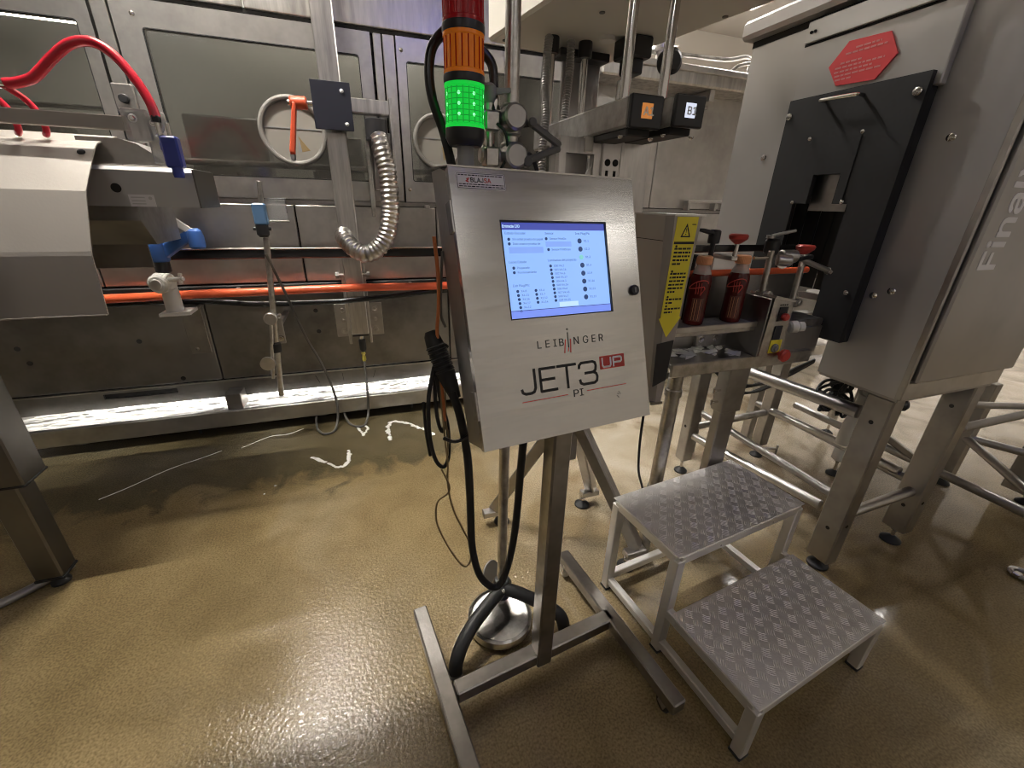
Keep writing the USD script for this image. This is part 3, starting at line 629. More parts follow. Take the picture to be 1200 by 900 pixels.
# sensor rod with its square bracket and wire
t = thing('sensor_rod', 'thin steel rod with a blue-grey sensor and clear square bracket in front of the machine', 'sensor', (-.49, 2.62, .3))
put(t, 'rod', rod((-.434, 2.62, 1.47), (-.452, 2.62, 1.19), .012, 14), 'steel_tube')
put(t, 'lower_rod', rod((-.452, 2.62, 1.20), (-.535, 2.62, .30), .0155, 14), 'steel_tube')
put(t, 'second_rod', rod((-.50, 2.60, .80), (-.555, 2.60, .42), .010, 12), 'steel_tube')
put(t, 'sensor_body', obox((-.455, 2.605, 1.315), np.eye(3), (.062, .05, .105), .008), 'blue_grey')
put(t, 'sensor_socket', [lathe([(.020, 0), (.030, .012), (.030, .06)], (-.458, 2.605, 1.205), n=16), rod((-.50, 2.605, 1.245), (-.415, 2.605, 1.245), .009, 10)], 'black_plastic')
br = put(t, 'square_bracket', box(-.43, -.333, 2.63, 2.636, 1.285, 1.385, .002), 'acrylic', label='clear plastic square plate')
put(br, 'bracket_edge', [box(-.45, -.33, 2.632, 2.642, 1.386, 1.392, .001), box(-.338, -.332, 2.632, 2.642, 1.32, 1.39, .001)], 'black_plastic')
put(br, 'bracket_foot', box(-.43, -.325, 2.60, 2.65, 1.278, 1.286, .001), 'chrome')
put(t, 'clamp', lathe([(.030, 0), (.034, .005), (.034, .03), (.03, .035)], (-.502, 2.605, .778), (0, -1, 0), 24), 'steel')
put(t, 'clamp_screw', rod((-.49, 2.60, .77), (-.45, 2.59, .80), .009, 10), 'steel')
put(t, 'side_plate', box(-.50, -.455, 2.625, 2.64, .62, .77, .003), 'steel_dull')
put(t, 'side_bolt', bolt((-.478, 2.625, .655), (0, -1, 0), .012), 'chrome')
put(t, 'lower_joint', lathe([(.026, 0), (.028, .02), (.028, .05), (.02, .06)], (-.51, 2.62, .575), n=16), 'black_plastic')
put(t, 'lower_clamp', lathe([(.036, 0), (.038, .004), (.038, .03)], (-.562, 2.60, .52), (0, -1, 0), 22), 'steel')
put(t, 'stay', box(-.49, -.46, 2.64, 2.95, .72, .74, .002), 'steel_dull')
single('sensor_wire', pipe([(-.465, 2.60, 1.12), (-.45, 2.62, 1.05), (-.42, 2.68, .90), (-.362, 2.72, .63), (-.30, 2.72, .45), (-.262, 2.72, .30), (-.245, 2.72, .17), (-.25, 2.70, .07), (-.275, 2.63, .012), (-.33, 2.60, .010), (-.375, 2.66, .012), (-.387, 2.72, .04), (-.39, 2.82, .05)], .0075, 8), 'wire_grey',
       'thin grey wire hanging from the sensor rod and looping on the floor', 'cable')
t = thing('post_cable', 'thin grey cable with black plug hanging below the steel post', 'cable', (-.045, 2.8, 0))
put(t, 'plug_nut', rod((-.044, 2.89, .535), (-.044, 2.89, .562), .016, 12), 'chrome')
put(t, 'plug', lathe([(.012, 0), (.022, .02), (.024, .085), (.018, .09)], (-.044, 2.89, .445), n=16), 'black_plastic', label='black plug')
put(t, 'yellow_sleeve', lathe([(.009, 0), (.014, .01), (.014, .03), (.010, .045), (.015, .055), (.011, .07)], (-.046, 2.89, .375), n=14), 'yellow_cable', label='yellow sleeve')
put(t, 'wire', pipe([(-.046, 2.89, .385), (-.048, 2.82, .25), (-.048, 2.735, .21), (-.056, 2.735, .07), (-.085, 2.66, .012), (-.13, 2.64, .010), (-.18, 2.69, .012), (-.205, 2.73, .05), (-.215, 2.82, .055)], .0075, 8), 'wire_grey')

# white foam trails lying on the floor
def foam_trail(pts, w, label, closed=False):
    if w < .005:
        m = pipe([V3(*p) + V3(0, 0, .001) for p in pts], w, 6, 8); m.vertices[:, 2] *= .35
        return single('foam_trail', m, 'foam', label, 'foam', kind='stuff', smooth=60)
    P = smooth_path(pts, 9); ms = []
    for i, q in enumerate(P):
        r = w * (0.55 + 0.7 * RNG.random())
        q = np.array([q[0] + RNG.normal(0, w * .25), q[1] + RNG.normal(0, w * .25), 0])
        ms.append(hull([(q[0] + r * math.cos(a), q[1] + r * .8 * math.sin(a), .0005) for a in np.linspace(0, 6.28, 8)[:-1]] + [(q[0] + r * .5 * math.cos(a), q[1] + r * .4 * math.sin(a), .003 + .18 * r) for a in np.linspace(0, 6.28, 6)[:-1]]))
    single('foam_trail', ms, 'foam', label, 'foam', kind='stuff', smooth=60)
foam_trail([(.059, 2.42, 0), (.055, 2.56, 0), (.09, 2.66, 0), (.20, 2.60, 0), (.31, 2.44, 0), (.33, 2.42, 0)], .014, 'longest white foam streak on the floor left of the cabinet')
foam_trail([(-.39, 2.35, 0), (-.33, 2.29, 0), (-.24, 2.20, 0), (-.19, 2.24, 0), (-.185, 2.36, 0)], .013, 'white hook-shaped foam streak on the floor below the hanging wires')
foam_trail([(-.10, 2.53, 0), (-.13, 2.65, 0), (-.07, 2.63, 0), (-.10, 2.53, 0)], .010, 'small white foam ring on the floor below the post cable')
foam_trail([(-1.35, 2.25, 0), (-1.26, 2.32, 0), (-1.12, 2.45, 0), (-.98, 2.53, 0), (-.9, 2.58, 0)], .004, 'thin pale foam line on the floor near the square leg')
foam_trail([(-.80, 2.58, 0), (-.66, 2.68, 0), (-.56, 2.68, 0), (-.47, 2.73, 0)], .004, 'thin pale foam line on the floor in front of the drip tray')
foam_trail([(-.59, 2.06, 0), (-.55, 2.12, 0)], .006, 'tiny white foam fleck in the middle of the left floor')

# ------------------------------------------------------------------ printer cabinet on its rolling stand
TL = V3(.1773, .8928, 1.46075); U = unit((.993, .118, -.010)); DN = unit((.042, -.309, -.950)); NO = unit(np.cross(U, -DN))   # NO points to the viewer
W_, H_ = .450, .5656
def onface(u, v, out=0.0): return TL + U * u + DN * v + NO * out
back = unit((-.115, .99, 0.0))
t = thing('printer_cabinet', 'brushed steel inkjet printer cabinet with a lit blue touch screen', 'printer', onface(W_ / 2, H_, -.05))
def slab(u0, u1, v0, v1, o0, o1, bev=.001):
    return obox(onface((u0 + u1) / 2, (v0 + v1) / 2, (o0 + o1) / 2), np.array([U, DN, NO]), (u1 - u0, v1 - v0, o1 - o0), bev)
front = .016
bodypts = []
for u in (0.002, W_ - .002):
    bodypts += [onface(u, .003, -front), onface(u, H_ - .002, -front), onface(u, H_ - .002, -.10), TL + U * u + back * .118 - V3(0, 0, .004), TL + U * u + back * .06]
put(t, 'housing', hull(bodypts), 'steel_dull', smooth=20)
# door with an opening for the screen
du = sbox(0, -H_, W_, 0).difference(sbox(.096, -.301, .364, -.097))
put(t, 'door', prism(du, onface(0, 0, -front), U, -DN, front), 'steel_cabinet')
put(t, 'top_lip', hull([TL + U * u + q for u in (-.001, W_ + .001) for q in (V3(0, 0, 0.001), V3(0, 0, .004), back * .118 + V3(0, 0, .001), back * .118 + V3(0, 0, .004))]), 'steel_cabinet')
for v in (.09, .47):
    put(t, 'hinge', slab(-.004, .004, v - .03, v + .03, -.03, -.004), 'steel_tube')
kn = put(t, 'lock', lathe([(.0125, 0), (.0125, .006), (.011, .008)], onface(.429, .255), NO, 24), 'black_plastic', label='round black lock')
put(kn, 'lock_slot', slab(.4265, .4315, .249, .261, .008, .0088, 0), 'grey_plastic')
# screen
sc = put(t, 'screen', slab(.096, .364, .097, .301, -.012, -.006, 0), 'screen_blue', label='lit blue touch screen')
put(t, 'screen_frame', prism(sbox(.094, -.303, .366, -.095).difference(sbox(.099, -.2985, .3615, -.1005)), onface(0, 0, -.008), U, -DN, .0075), 'screen_bezel', label='thin black frame round the screen')
def sq(u0, u1, v0, v1, o=.0006, base=-.006): return slab(u0, u1, v0, v1, base, base + o, 0)
def stx(s, h, u, v, bold=False): return text(s, h, onface(u, v, -.006), U, -DN, .0005, bold)
put(sc, 'title_bar', sq(.099, .3615, .1005, .115), 'screen_title')
put(sc, 'title_text', text('Entrada I/O', .0055, onface(.102, .1105, -.0053), U, -DN, .0004, True), 'screen_white')
put(sc, 'status_bar', [sq(.099, .3615, .2835, .2985)], 'screen_bar')
put(sc, 'status_line', sq(.099, .3615, .2815, .2832), 'screen_title')
put(sc, 'field', [sq(.113, .195, .150, .163), ], 'screen_field'); put(sc, 'field', sq(.203, .268, .139, .150), 'screen_field')
put(sc, 'white_field', [sq(.222, .272, .270, .280)], 'screen_white')
heads = [('Estado Encoder', .107, .124), ('Sensor', .203, .124), ('Inst Plug/Plc', .281, .124), ('Luces Estado', .109, .183), ('Entr Plug/Plc', .112, .232), ('Luminarias del proyecto', .203, .181)]
put(sc, 'heading', [stx(s, .0048, u, v) for s, u, v in heads], 'screen_text', kind=None)
dots, txt, big = [], [], []
def row(s, u, v, r=.0032):
    dots.append(lathe([(r, 0), (r, .0006)], onface(u, v, -.006), NO, 14)); txt.append(stx(s, .0044, u + .008, v + .002))
row('Sin señal prueba de papel', .115, .134); row('Dato avance prueba de', .115, .1435)
row('Sensor PrintGo', .205, .133); row('Sensor PrintScan', .208, .156)
row('Preparado', .119, .193); row('Funcionamiento', .119, .2025)
for k, s in enumerate(('X4.8', 'X4.11', 'X4.16', 'X4.17', 'X4.12', 'X4.14')): row(s, .122 + .0007 * k, .2415 + .0085 * k)
for k, s in enumerate(('X1.6', 'X1.7', 'X1.12', 'X1.14')): row(s, .166 + .0007 * k, .2415 + .0085 * k)
for k, s in enumerate(('S00 V4.2', 'S01 V4.16', 'S02 V4.6', 'S03 V4.17', 'S04 V4.3', 'S05 V4.16', 'S06 V4.6', 'S07 V4.43', 'S08 V4.7', 'S09 V4.25')): row(s, .209 + .0005 * k, .191 + .0083 * k)
txt.append(stx('1500 / 500 mm / 1500', .0050, .116, .1592)); txt.append(stx('0', .005, .243, .278)); txt.append(stx('1', .005, .206, .148))
for k, s in enumerate(('X1.1', 'X1.2', 'X1.3', 'X1.4', 'X1.9', 'X1.16', 'X1.11', 'X1.22')):
    if k != 2: big.append(lathe([(.0056, 0), (.0056, .0006)], onface(.291 + .0005 * k, .138 + .0178 * k, -.006), NO, 18))
    txt.append(stx(s, .0046, .302 + .0005 * k, .140 + .0178 * k))
put(sc, 'radio_dots', dots, 'screen_ink', kind='stuff'); put(sc, 'screen_lettering', txt, 'screen_text', kind='stuff')
for b in big: put(sc, 'lamp_dot', b, 'screen_ink')
put(sc, 'lamp_dot', lathe([(.0056, 0), (.0056, .0006)], onface(.292, .1736, -.006), NO, 18), 'screen_dot', label='green lit lamp dot')
# lettering on the door
fu = lambda s, h, u, v, b=False, sx=1.0: text(s, h, onface(u, v, 0), U, -DN, .0007, b, sx)
def fbar(u0, v0, u1, v1, w, o=.0007):   # flat printed stroke
    return bar(onface(u0, v0, o / 2), onface(u1, v1, o / 2), w, o, up=NO, bev=0)
lt = []
for ch, u in zip('LEIB', (.1495, .170, .191, .205)): lt.append(fu(ch, .0165, u, .3665))
for ch, u in zip('NGER', (.2435, .269, .293, .313)): lt.append(fu(ch, .0165, u, .3665))
lt += [fbar(.2305, .338, .2305, .372, .0022), lathe([(.0022, 0), (.0022, .0007)], onface(.2305, .331), NO, 12)]
put(t, 'maker_lettering', lt, 'print_black', label='LEIBINGER lettering')
put(t, 'maker_strokes', [fbar(.224, .353, .2185, .3835, .0024), fbar(.237, .353, .2345, .3835, .0026), fbar(.2305, .372, .2285, .381, .0016)], 'print_red')
# JET3 drawn from square strokes
w = .0062; J = []
def poly(pts, ww=w): 
    ln = LineString([(a, -b) for a, b in pts]).buffer(ww / 2, cap_style=2, join_style=1, quad_segs=4)
    return prism(ln, onface(0, 0, 0), U, -DN, .0007)
J.append(poly([(.136, .408), (.136, .450), (.132, .458), (.125, .4605), (.111, .4605), (.104, .457), (.102, .449)]))
J.append(poly([(.190, .411), (.150, .411), (.150, .4605), (.192, .4605)])); J.append(poly([(.150, .4355), (.187, .4355)]))
J.append(poly([(.193, .411), (.2445, .411)])); J.append(poly([(.219, .411), (.219, .4635)]))
J.append(poly([(.252, .424), (.253, .416), (.259, .411), (.290, .411), (.297, .414), (.299, .421), (.297, .431), (.290, .4355), (.266, .4355)]))
J.append(poly([(.290, .4355), (.298, .439), (.301, .447), (.299, .456), (.292, .4605), (.261, .4605), (.254, .457), (.252, .448)]))
put(t, 'model_lettering', J, 'print_black', label='JET3 lettering')
up_ = put(t, 'badge', prism(rrect(.311, .383, -.433, -.402, .002), onface(0, 0, 0), U, -DN, .0007), 'print_red', label='red UP badge')
UPm = []
def poly2(pts): return prism(LineString([(a, -b) for a, b in pts]).buffer(.0022, cap_style=2, join_style=1, quad_segs=4), onface(0, 0, .0007), U, -DN, .0005)
UPm.append(poly2([(.318, .406), (.318, .424), (.321, .428), (.339, .428), (.342, .424), (.342, .406)]))
UPm.append(poly2([(.350, .430), (.350, .408), (.371, .408), (.374, .411), (.374, .417), (.371, .420), (.350, .420)]))
put(up_, 'badge_lettering', UPm, 'print_white')
put(t, 'series_lettering', [fu('PI', .0165, .229, .4855, False, 1.25)], 'print_black', label='PI lettering')
put(t, 'red_line', fbar(.100, .4775, .2155, .4775, .0017), 'print_red'); put(t, 'red_line', fbar(.2685, .4762, .382, .4762, .0017), 'print_red')
put(t, 'scuff', [fbar(.3545 + a, .492 + b, .3545 + a + .003, .492 + b + .002, .002) for a, b in ((0, .004), (.004, 0), (.001, .012), (.006, .004), (-.002, .009))], 'wire_grey')
sk = put(t, 'sticker', prism(rrect(.0145, .1185, -.0395, -.0085, .003), onface(0, 0, 0), U, -DN, .0006), 'sticker_white', label='white service sticker')
put(sk, 'sticker_border', prism(rrect(.0155, .1175, -.0385, -.0095, .003).difference(rrect(.0165, .1165, -.0375, -.0105, .002)), onface(0, 0, .0006), U, -DN, .0003), 'print_black')
put(sk, 'sticker_name', [text('BLAJ', .0085, onface(.0425, .0265, .0006), U, -DN, .0004, True, 1.0)], 'print_black')
put(sk, 'sticker_name', [text('SA', .0085, onface(.0715, .0265, .0006), U, -DN, .0004, True, 1.0)], 'print_red')
put(sk, 'sticker_mark', [prism(LineString([(.0405, -.0195), (.036, -.0205), (.0385, -.0225), (.034, -.0245), (.0385, -.0262)]).buffer(.0011), onface(0, 0, .0006), U, -DN, .0004)], 'print_red')
rr = random.Random(3); ln = []
for v in (.0135, .0305, .0345):
    u = .0185
    while u < .112:
        L = rr.uniform(.003, .009); ln.append(slab(u, min(u + L, .1135), v - .0009, v + .0009, .0006, .0009, 0)); u += L + .0015
put(sk, 'sticker_small_print', ln, 'print_black', kind='stuff')

# stand: H-shaped base on casters and a square post
SE = unit((.993, .117, 0)); SF = V3(-.117, .993, 0)      # sideways, backwards
t = thing('cabinet_stand', 'square steel tube stand with an H-shaped base under the printer cabinet', 'stand', (.415, .79, 0))
zt = .10; hh = .045
Lb, Lf = V3(.066, 1.075, zt - hh / 2), V3(.150, .36, zt - hh / 2)
Rb, Rf = V3(.655, 1.155, zt - hh / 2), V3(.728, .530, zt - hh / 2)
for a, b, nm in ((Lb, Lf, 'runner'), (Rb, Rf, 'runner')):
    put(t, nm, bar(a, b, .046, hh), 'steel_stand')
cl = V3(.128, .775, zt - hh / 2); cr = V3(.690, .845, zt - hh / 2)
put(t, 'cross_tube', bar(cl, cr, .046, hh), 'steel_stand')
put(t, 'post', obox((.413, .805, .50), np.array([SE, SF, (0, 0, 1)]), (.052, .052, .90), .005), 'steel_stand')
put(t, 'head_tube', obox((.413, .805, .935), np.array([SE, SF, (0, 0, 1)]), (.07, .07, .05), .003), 'steel_stand')
for x, y in ((.072, 1.03), (.147, .42), (.652, 1.11), (.722, .565)):
    c = put(t, 'caster', [bar((x, y, .055), (x, y + .001, .078), .03, .03), bar((x - .016, y + .012, .03), (x - .016, y + .004, .062), .004, .03), bar((x + .016, y + .012, .03), (x + .016, y + .004, .062), .004, .03)], 'steel_tube')
    put(c, 'wheel', lathe([(.022, 0), (.0265, .004), (.0265, .018), (.022, .022)], (x - .011, y + .014, .0285), (1, 0, 0), 22), 'white_plastic' if x > .6 and y > 1 else 'black_rubber')

# black cables from the cabinet
t = thing('cabinet_cable', 'thick black cable looping from the cabinet down to the pole base', 'cable', (.26, .9, .3))
put(t, 'cable', pipe([(.172, .90, .985), (.186, .885, .93), (.202, .885, .82), (.207, .885, .72), (.209, .885, .60), (.212, .885, .50), (.230, .885, .40), (.262, .89, .335), (.292, .89, .322), (.315, .89, .37), (.332, .885, .47), (.341, .88, .60), (.343, .87, .75), (.338, .84, .90)], .0105, 12), 'black_rubber')
put(t, 'strain_relief', lathe([(.013, 0), (.018, .03), (.0225, .06), (.0225, .13), (.018, .16), (.012, .17)], (.182, .905, .965), unit((-.035, .05, .12)), 18), 'black_rubber', label='ribbed black cable sleeve')
put(t, 'sleeve_ribs', [lathe([(.0225, 0), (.0245, .002), (.0245, .004), (.0225, .006)], V3(.182, .905, .965) + unit((-.035, .05, .12)) * s, unit((-.035, .05, .12)), 18) for s in np.arange(.068, .13, .010)], 'black_plastic')
put(t, 'cable_tie', pipe([(.145, .885, .872), (.17, .868, .868), (.202, .872, .876), (.206, .90, .88)], .0045, 8), 'black_plastic')
t = thing('cable_bundle', 'thin black looped cables hanging left of the printer cabinet', 'cable', (.13, .92, .8))
put(t, 'cable', pipe([(.175, .95, 1.085), (.148, .94, 1.06), (.128, .93, 1.0), (.118, .92, .95), (.117, .92, .86), (.128, .92, .79), (.148, .92, .766), (.162, .92, .80), (.163, .925, .88), (.15, .93, .95), (.14, .94, 1.04)], .0052, 10), 'black_rubber')
put(t, 'cable', pipe([(.17, .96, 1.075), (.145, .95, 1.04), (.138, .94, .97), (.14, .93, .9), (.150, .93, .865), (.158, .93, .90), (.152, .935, .98)], .0048, 10), 'black_rubber')
put(t, 'cable', pipe([(.108, .935, .95), (.110, .93, .86), (.116, .93, .80)], .004, 8), 'black_rubber')
t = thing('thin_wires', 'thin tan wires hanging in a loop beside the thick black cable', 'wire', (.15, .9, .5))
put(t, 'wire', pipe([(.155, .94, 1.06), (.15, .93, .98), (.152, .92, .90), (.153, .91, .84), (.155, .90, .79), (.152, .895, .74), (.155, .89, .69), (.165, .885, .64), (.185, .885, .58), (.202, .885, .53), (.208, .885, .48), (.200, .885, .445), (.182, .885, .447), (.155, .885, .50), (.128, .885, .575), (.116, .885, .63), (.122, .885, .685), (.150, .888, .705), (.154, .89, .73), (.138, .90, .775)], .0026, 8), 'wire_tan')
put(t, 'wire', pipe([(.158, .945, 1.05), (.162, .935, .98), (.158, .92, .90), (.162, .915, .86), (.156, .90, .81)], .0022, 8), 'wire_tan')
single('orange_wire', pipe([(.10, .955, 1.13), (.155, .95, 1.33), (.160, .95, 1.25), (.158, .95, 1.18), (.152, .95, 1.12), (.152, .94, 1.06), (.154, .93, .98), (.156, .92, .9)][1:], .0042, 8), 'orange_cable',
       'thin orange wire running down the left side of the cabinet', 'wire')
single('side_cord', pipe([(.172, .95, 1.30), (.165, .95, 1.22), (.163, .95, 1.16), (.172, .95, 1.13)], .0032, 8), 'wire_grey', 'short pale cord crossing the orange wire beside the cabinet', 'wire')

# signal tower on the cabinet
cx, cy = .240, 1.005
t = thing('signal_tower', 'signal tower with red and amber lenses above a lit green lens', 'signal light', (cx, cy, 1.465))
R = .041
put(t, 'stem', lathe([(.018, 0), (.018, .05)], (cx, cy, 1.465), n=20), 'grey_plastic', label='grey stem')
put(t, 'base', lathe([(.034, 0), (.038, .008), (R, .014), (R, .032)], (cx, cy, 1.508), n=36), 'black_plastic')
def lens(z0, z1, m, nm, lab):
    prof = [(R - .002, 0)]
    z = 0.0; L = z1 - z0
    prof = [(R, 0), (R, .006), (R - .002, .008), (R - .002, L - .008), (R, L - .006), (R, L)]
    p = put(t, nm, lathe(prof, (cx, cy, z0), n=40), m, label=lab)
    for k in range(20):   # upright ribs
        a = 2 * math.pi * k / 20
        put_r.append(rod((cx + (R - .002) * math.cos(a), cy + (R - .002) * math.sin(a), z0 + .008), (cx + (R - .002) * math.cos(a), cy + (R - .002) * math.sin(a), z1 - .008), .0013, 6))
    put(p, 'ribs', list(put_r), 'lens_green_rib' if m == 'lens_green' else m, kind='stuff')
    if m == 'lens_green': put(p, 'rings', [lathe([(R - .002, 0), (R - .0008, .0006), (R - .0008, .0012), (R - .002, .0018)], (cx, cy, z_), n=40) for z_ in np.arange(z0 + .010, z1 - .008, .0095)], 'lens_green_rib', kind='stuff'); put_r.clear()
    return p
put_r = []
g = lens(1.540, 1.618, 'lens_green', 'green_lens', 'lit green lens')
leds = [lathe([(.0032, 0), (.0032, .0008)], (cx + (R - .0018) * math.cos(a), cy + (R - .0018) * math.sin(a), z), (math.cos(a), math.sin(a), 0), 10) for z in (1.562, 1.580, 1.598) for a in np.arange(0, 6.28, 2 * math.pi / 8) + .26]
put(g, 'led_dots', leds, 'led_green', kind='stuff')
put(t, 'collar', lathe([(R, 0), (R + .001, .002), (R + .001, .013), (R, .015)], (cx, cy, 1.618), n=36), 'black_plastic')
lens(1.633, 1.700, 'lens_amber', 'amber_lens', 'amber lens')
put(t, 'collar', lathe([(R, 0), (R + .001, .002), (R + .001, .013), (R, .015)], (cx, cy, 1.700), n=36), 'black_plastic')
lens(1.715, 1.782, 'lens_red', 'red_lens', 'dark red lens')
put(t, 'cap', lathe([(R, 0), (R + .001, .004), (R - .004, .012), (.01, .016)], (cx, cy, 1.782), n=36), 'black_plastic')
t = thing('tower_cables', 'thick black cable arching behind the signal tower', 'cable', (.24, 1.08, 1.55))
put(t, 'cable', pipe([(.225, 1.075, 1.47), (.208, 1.075, 1.54), (.185, 1.075, 1.605), (.183, 1.08, 1.665), (.198, 1.08, 1.705), (.24, 1.09, 1.735), (.285, 1.09, 1.712), (.318, 1.085, 1.685), (.325, 1.08, 1.655), (.325, 1.08, 1.62)], .0105, 12), 'black_gloss')
put(t, 'plug', lathe([(.011, 0), (.015, .005), (.015, .035), (.013, .045)], (.325, 1.08, 1.58), n=16), 'chrome', label='chrome plug')

# ------------------------------------------------------------------ round pole with its disc base, behind the cabinet
px, py = .361, 1.06
t = thing('sensor_pole', 'round steel pole on a disc base with cross clamps behind the cabinet', 'pole', (px, py, 0))
put(t, 'pole', rod((px, py, .03), (px, py, 2.2), .0165, 20), 'steel_tube')
dc = V3(.338, 1.005, 0)
put(t, 'disc_base', lathe([(.11, .006), (.114, .012), (.114, .04), (.106, .046), (.100, .040), (.03, .036)], dc, n=44), 'steel_tube', label='round steel disc base')
hub = V3(.355, 1.02, .12)
put(t, 'hub', lathe([(.03, 0), (.034, .01), (.034, .06), (.026, .075)], (px, py - .005, .075), n=24), 'black_plastic')
put(t, 'bent_leg', pipe([(.352, 1.035, .125), (.30, 1.0, .120), (.235, .955, .108), (.185, .915, .085), (.155, .885, .05), (.145, .872, .012)], .0225, 16), 'black_rubber', label='bent black leg')
put(t, 'bent_leg', pipe([(.365, 1.035, .125), (.42, .995, .118), (.49, .94, .10), (.53, .91, .07), (.545, .895, .012)], .0225, 16), 'black_rubber', label='bent black leg')
put(t, 'leg_end', lathe([(.022, 0), (.022, .02)], (.146, .874, .001), n=18), 'grey_plastic')
put(t, 'hub_bolt', dome_screw((.352, 1.018, .135), unit((-.3, -.9, .3)), .009), 'chrome')
put(t, 'round_plate', lathe([(.045, 0), (.045, .006)], (.355, 1.19, .05), unit((.55, -.75, .25)), 30), 'grey_plastic', label='grey round plate leaning at the pole')
for z, dx in ((1.572, 0), (1.497, .004)):
    c = put(t, 'cross_clamp', [lathe([(.022, 0), (.027, .004), (.027, .04), (.022, .044)], (px - .008 + dx, py - .005, z), unit((.10, -.98, .05)), 24), rod((px - .075, py, z + .004), (px - .02, py, z), .018, 16)], 'steel_dull')
    put(c, 'clamp_sleeve', rod((px, py, z - .032), (px, py, z + .032), .024, 18), 'steel_dull')
    put(c, 'clamp_ring', rod((px - .048, py - .002, z + .004), (px - .045, py - .002, z + .004), .025, 18), 'black_plastic')
sr = put(t, 'side_rod', rod((.308, 1.05, 1.44), (.305, 1.05, 1.61), .0095, 14), 'steel_tube')
put(t, 'rod_block', box(.292, .326, 1.03, 1.065, 1.545, 1.585, .004), 'steel_tube'); put(t, 'rod_block', box(.292, .326, 1.03, 1.065, 1.475, 1.515, .004), 'steel_tube')
put(t, 'wing_knob', [lathe([(.012, 0), (.016, .01), (.016, .03), (.01, .036)], (.305, 1.05, 1.60), n=14), hull([(.30, 1.045, 1.612), (.30, 1.055, 1.612), (.352, 1.04, 1.622), (.352, 1.05, 1.622), (.30, 1.045, 1.628), (.30, 1.055, 1.628), (.352, 1.04, 1.630), (.352, 1.05, 1.630)])], 'grey_plastic', label='grey wing knob')
put(t, 'clamp_lever', [bar((.40, 1.03, 1.565), (.475, 1.03, 1.525), .010, .016), rod((.398, 1.035, 1.567), (.398, 1.015, 1.567), .010, 12)], 'wire_grey')
put(t, 'clamp_lever', [bar((.385, 1.03, 1.488), (.475, 1.03, 1.522), .010, .016), rod((.388, 1.035, 1.488), (.388, 1.012, 1.488), .012, 12)], 'wire_grey')
put(t, 'lever_pin', [rod((.36, 1.04, 1.56), (.40, 1.03, 1.567), .008, 10)], 'black_plastic')
put(t, 'pole_wire', pipe([(.318, 1.03, 1.56), (.335, 1.02, 1.54), (.342, 1.025, 1.50), (.328, 1.03, 1.47), (.33, 1.06, 1.44)], .003, 8), 'black_rubber')
put(t, 'pole_wire', pipe([(.40, 1.08, 1.50), (.42, 1.09, 1.51), (.44, 1.09, 1.48), (.445, 1.09, 1.44)], .0055, 8), 'black_rubber')
for x in (.322, .345): put(t, 'rear_tube', rod((x, 1.12, 1.30), (x, 1.12, 1.62), .008, 12), 'steel_tube')

# ------------------------------------------------------------------ twin-beam unit over the conveyor
t = thing('twin_beam_unit', 'pair of grey beams with black end caps under a white housing', 'beam unit', (.85, 1.5, 0))
hs = put(t, 'housing', [obox((1.015, 1.33, 2.22), np.array([(.985, .17, 0), (-.17, .985, 0), (0, 0, 1)]), (.60, 1.55, .44), .01)], 'housing_white', label='white housing above the beams')
sc_ = []
A_ = np.array([(.985, .17, 0), (-.17, .985, 0), (0, 0, 1)])
for a, b in ((-.25, .72), (-.05, .70), (.2, .69), (.27, .45), (.27, .1), (-.1, .3), (.1, -.1), (-.2, .1)):
    q = V3(1.015, 1.33, 2.0) + A_[0] * a + A_[1] * b
    put(hs, 'screw', lathe([(.010, 0), (.010, .003)], q, (0, 0, -1), 12), 'wire_grey')
Y0, Y1 = 1.20, 1.92
for (x0, x1, z0, z1, tagm, tg) in ((.756, .860, 1.607, 1.685, 'tag_orange', 'A1'), (.903, 1.006, 1.620, 1.697, 'tag_white', 'B1')):
    bm = put(t, 'beam', box(x0, x1, Y0 + .006, Y1, z0, z1, .006), 'galvanised')
    cap = put(t, 'end_cap', box(x0 - .001, x1 + .001, Y0 - .012, Y0 + .006, z0 - .004, z1 + .001, .004), 'black_plastic', label='black square end cap')
    xm, zm = (x0 + x1) / 2, (z0 + z1) / 2
    s = put(cap, 'tag', box(xm - .018, xm + .018, Y0 - .0128, Y0 - .0118, zm - .018, zm + .019, 0), tagm, label='small lit tag')
    put(cap, 'tag_lettering', text(tg, .020, (xm - .013, Y0 - .0128, zm - .010), (1, 0, 0), (0, 0, 1), .0005, True), 'print_white' if tg == 'A1' else 'print_grey')
    put(t, 'belt', box(x0 + .012, x1 - .012, Y0 + .02, Y1, z0 - .020, z0 + .002, .004), 'black_rubber', label='black belt under the beam')
    for dx in (0, x1 - x0): put(t, 'cap_bolt', dome_screw((x0 + dx, Y0 + .03, z0 - .02), (0, 0, -1), .008), 'chrome')
for x, y, zb in ((.772, 1.26, 1.68), (.902, 1.26, 1.69)): put(t, 'front_column', rod((x, y, zb), (x, y, 2.02), .0145, 18), 'chrome')
for x, y in ((.806, 1.885), (.952, 1.885)):
    put(t, 'rear_column', rod((x, y, 1.66), (x, y, 2.01), .0145, 18), 'chrome')
    put(t, 'column_collar', lathe([(.026, 0), (.028, .004), (.028, .05), (.026, .056)], (x, y, 1.945), n=24), 'black_plastic', label='black column collar')
put(t, 'collar_plate', box(.86, 1.09, 1.92, 2.0, 1.955, 1.985, .004), 'black_plastic')
put(t, 'motor_plate', box(.90, 1.08, 1.98, 2.0, 1.60, 1.96, .003), 'steel_dull')
put(t, 'black_block', box(1.05, 1.16, 1.72, 1.83, 1.93, 2.0, .006), 'black_plastic'); put(t, 'black_block', box(1.07, 1.14, 1.74, 1.81, 1.88, 1.935, .006), 'black_plastic')
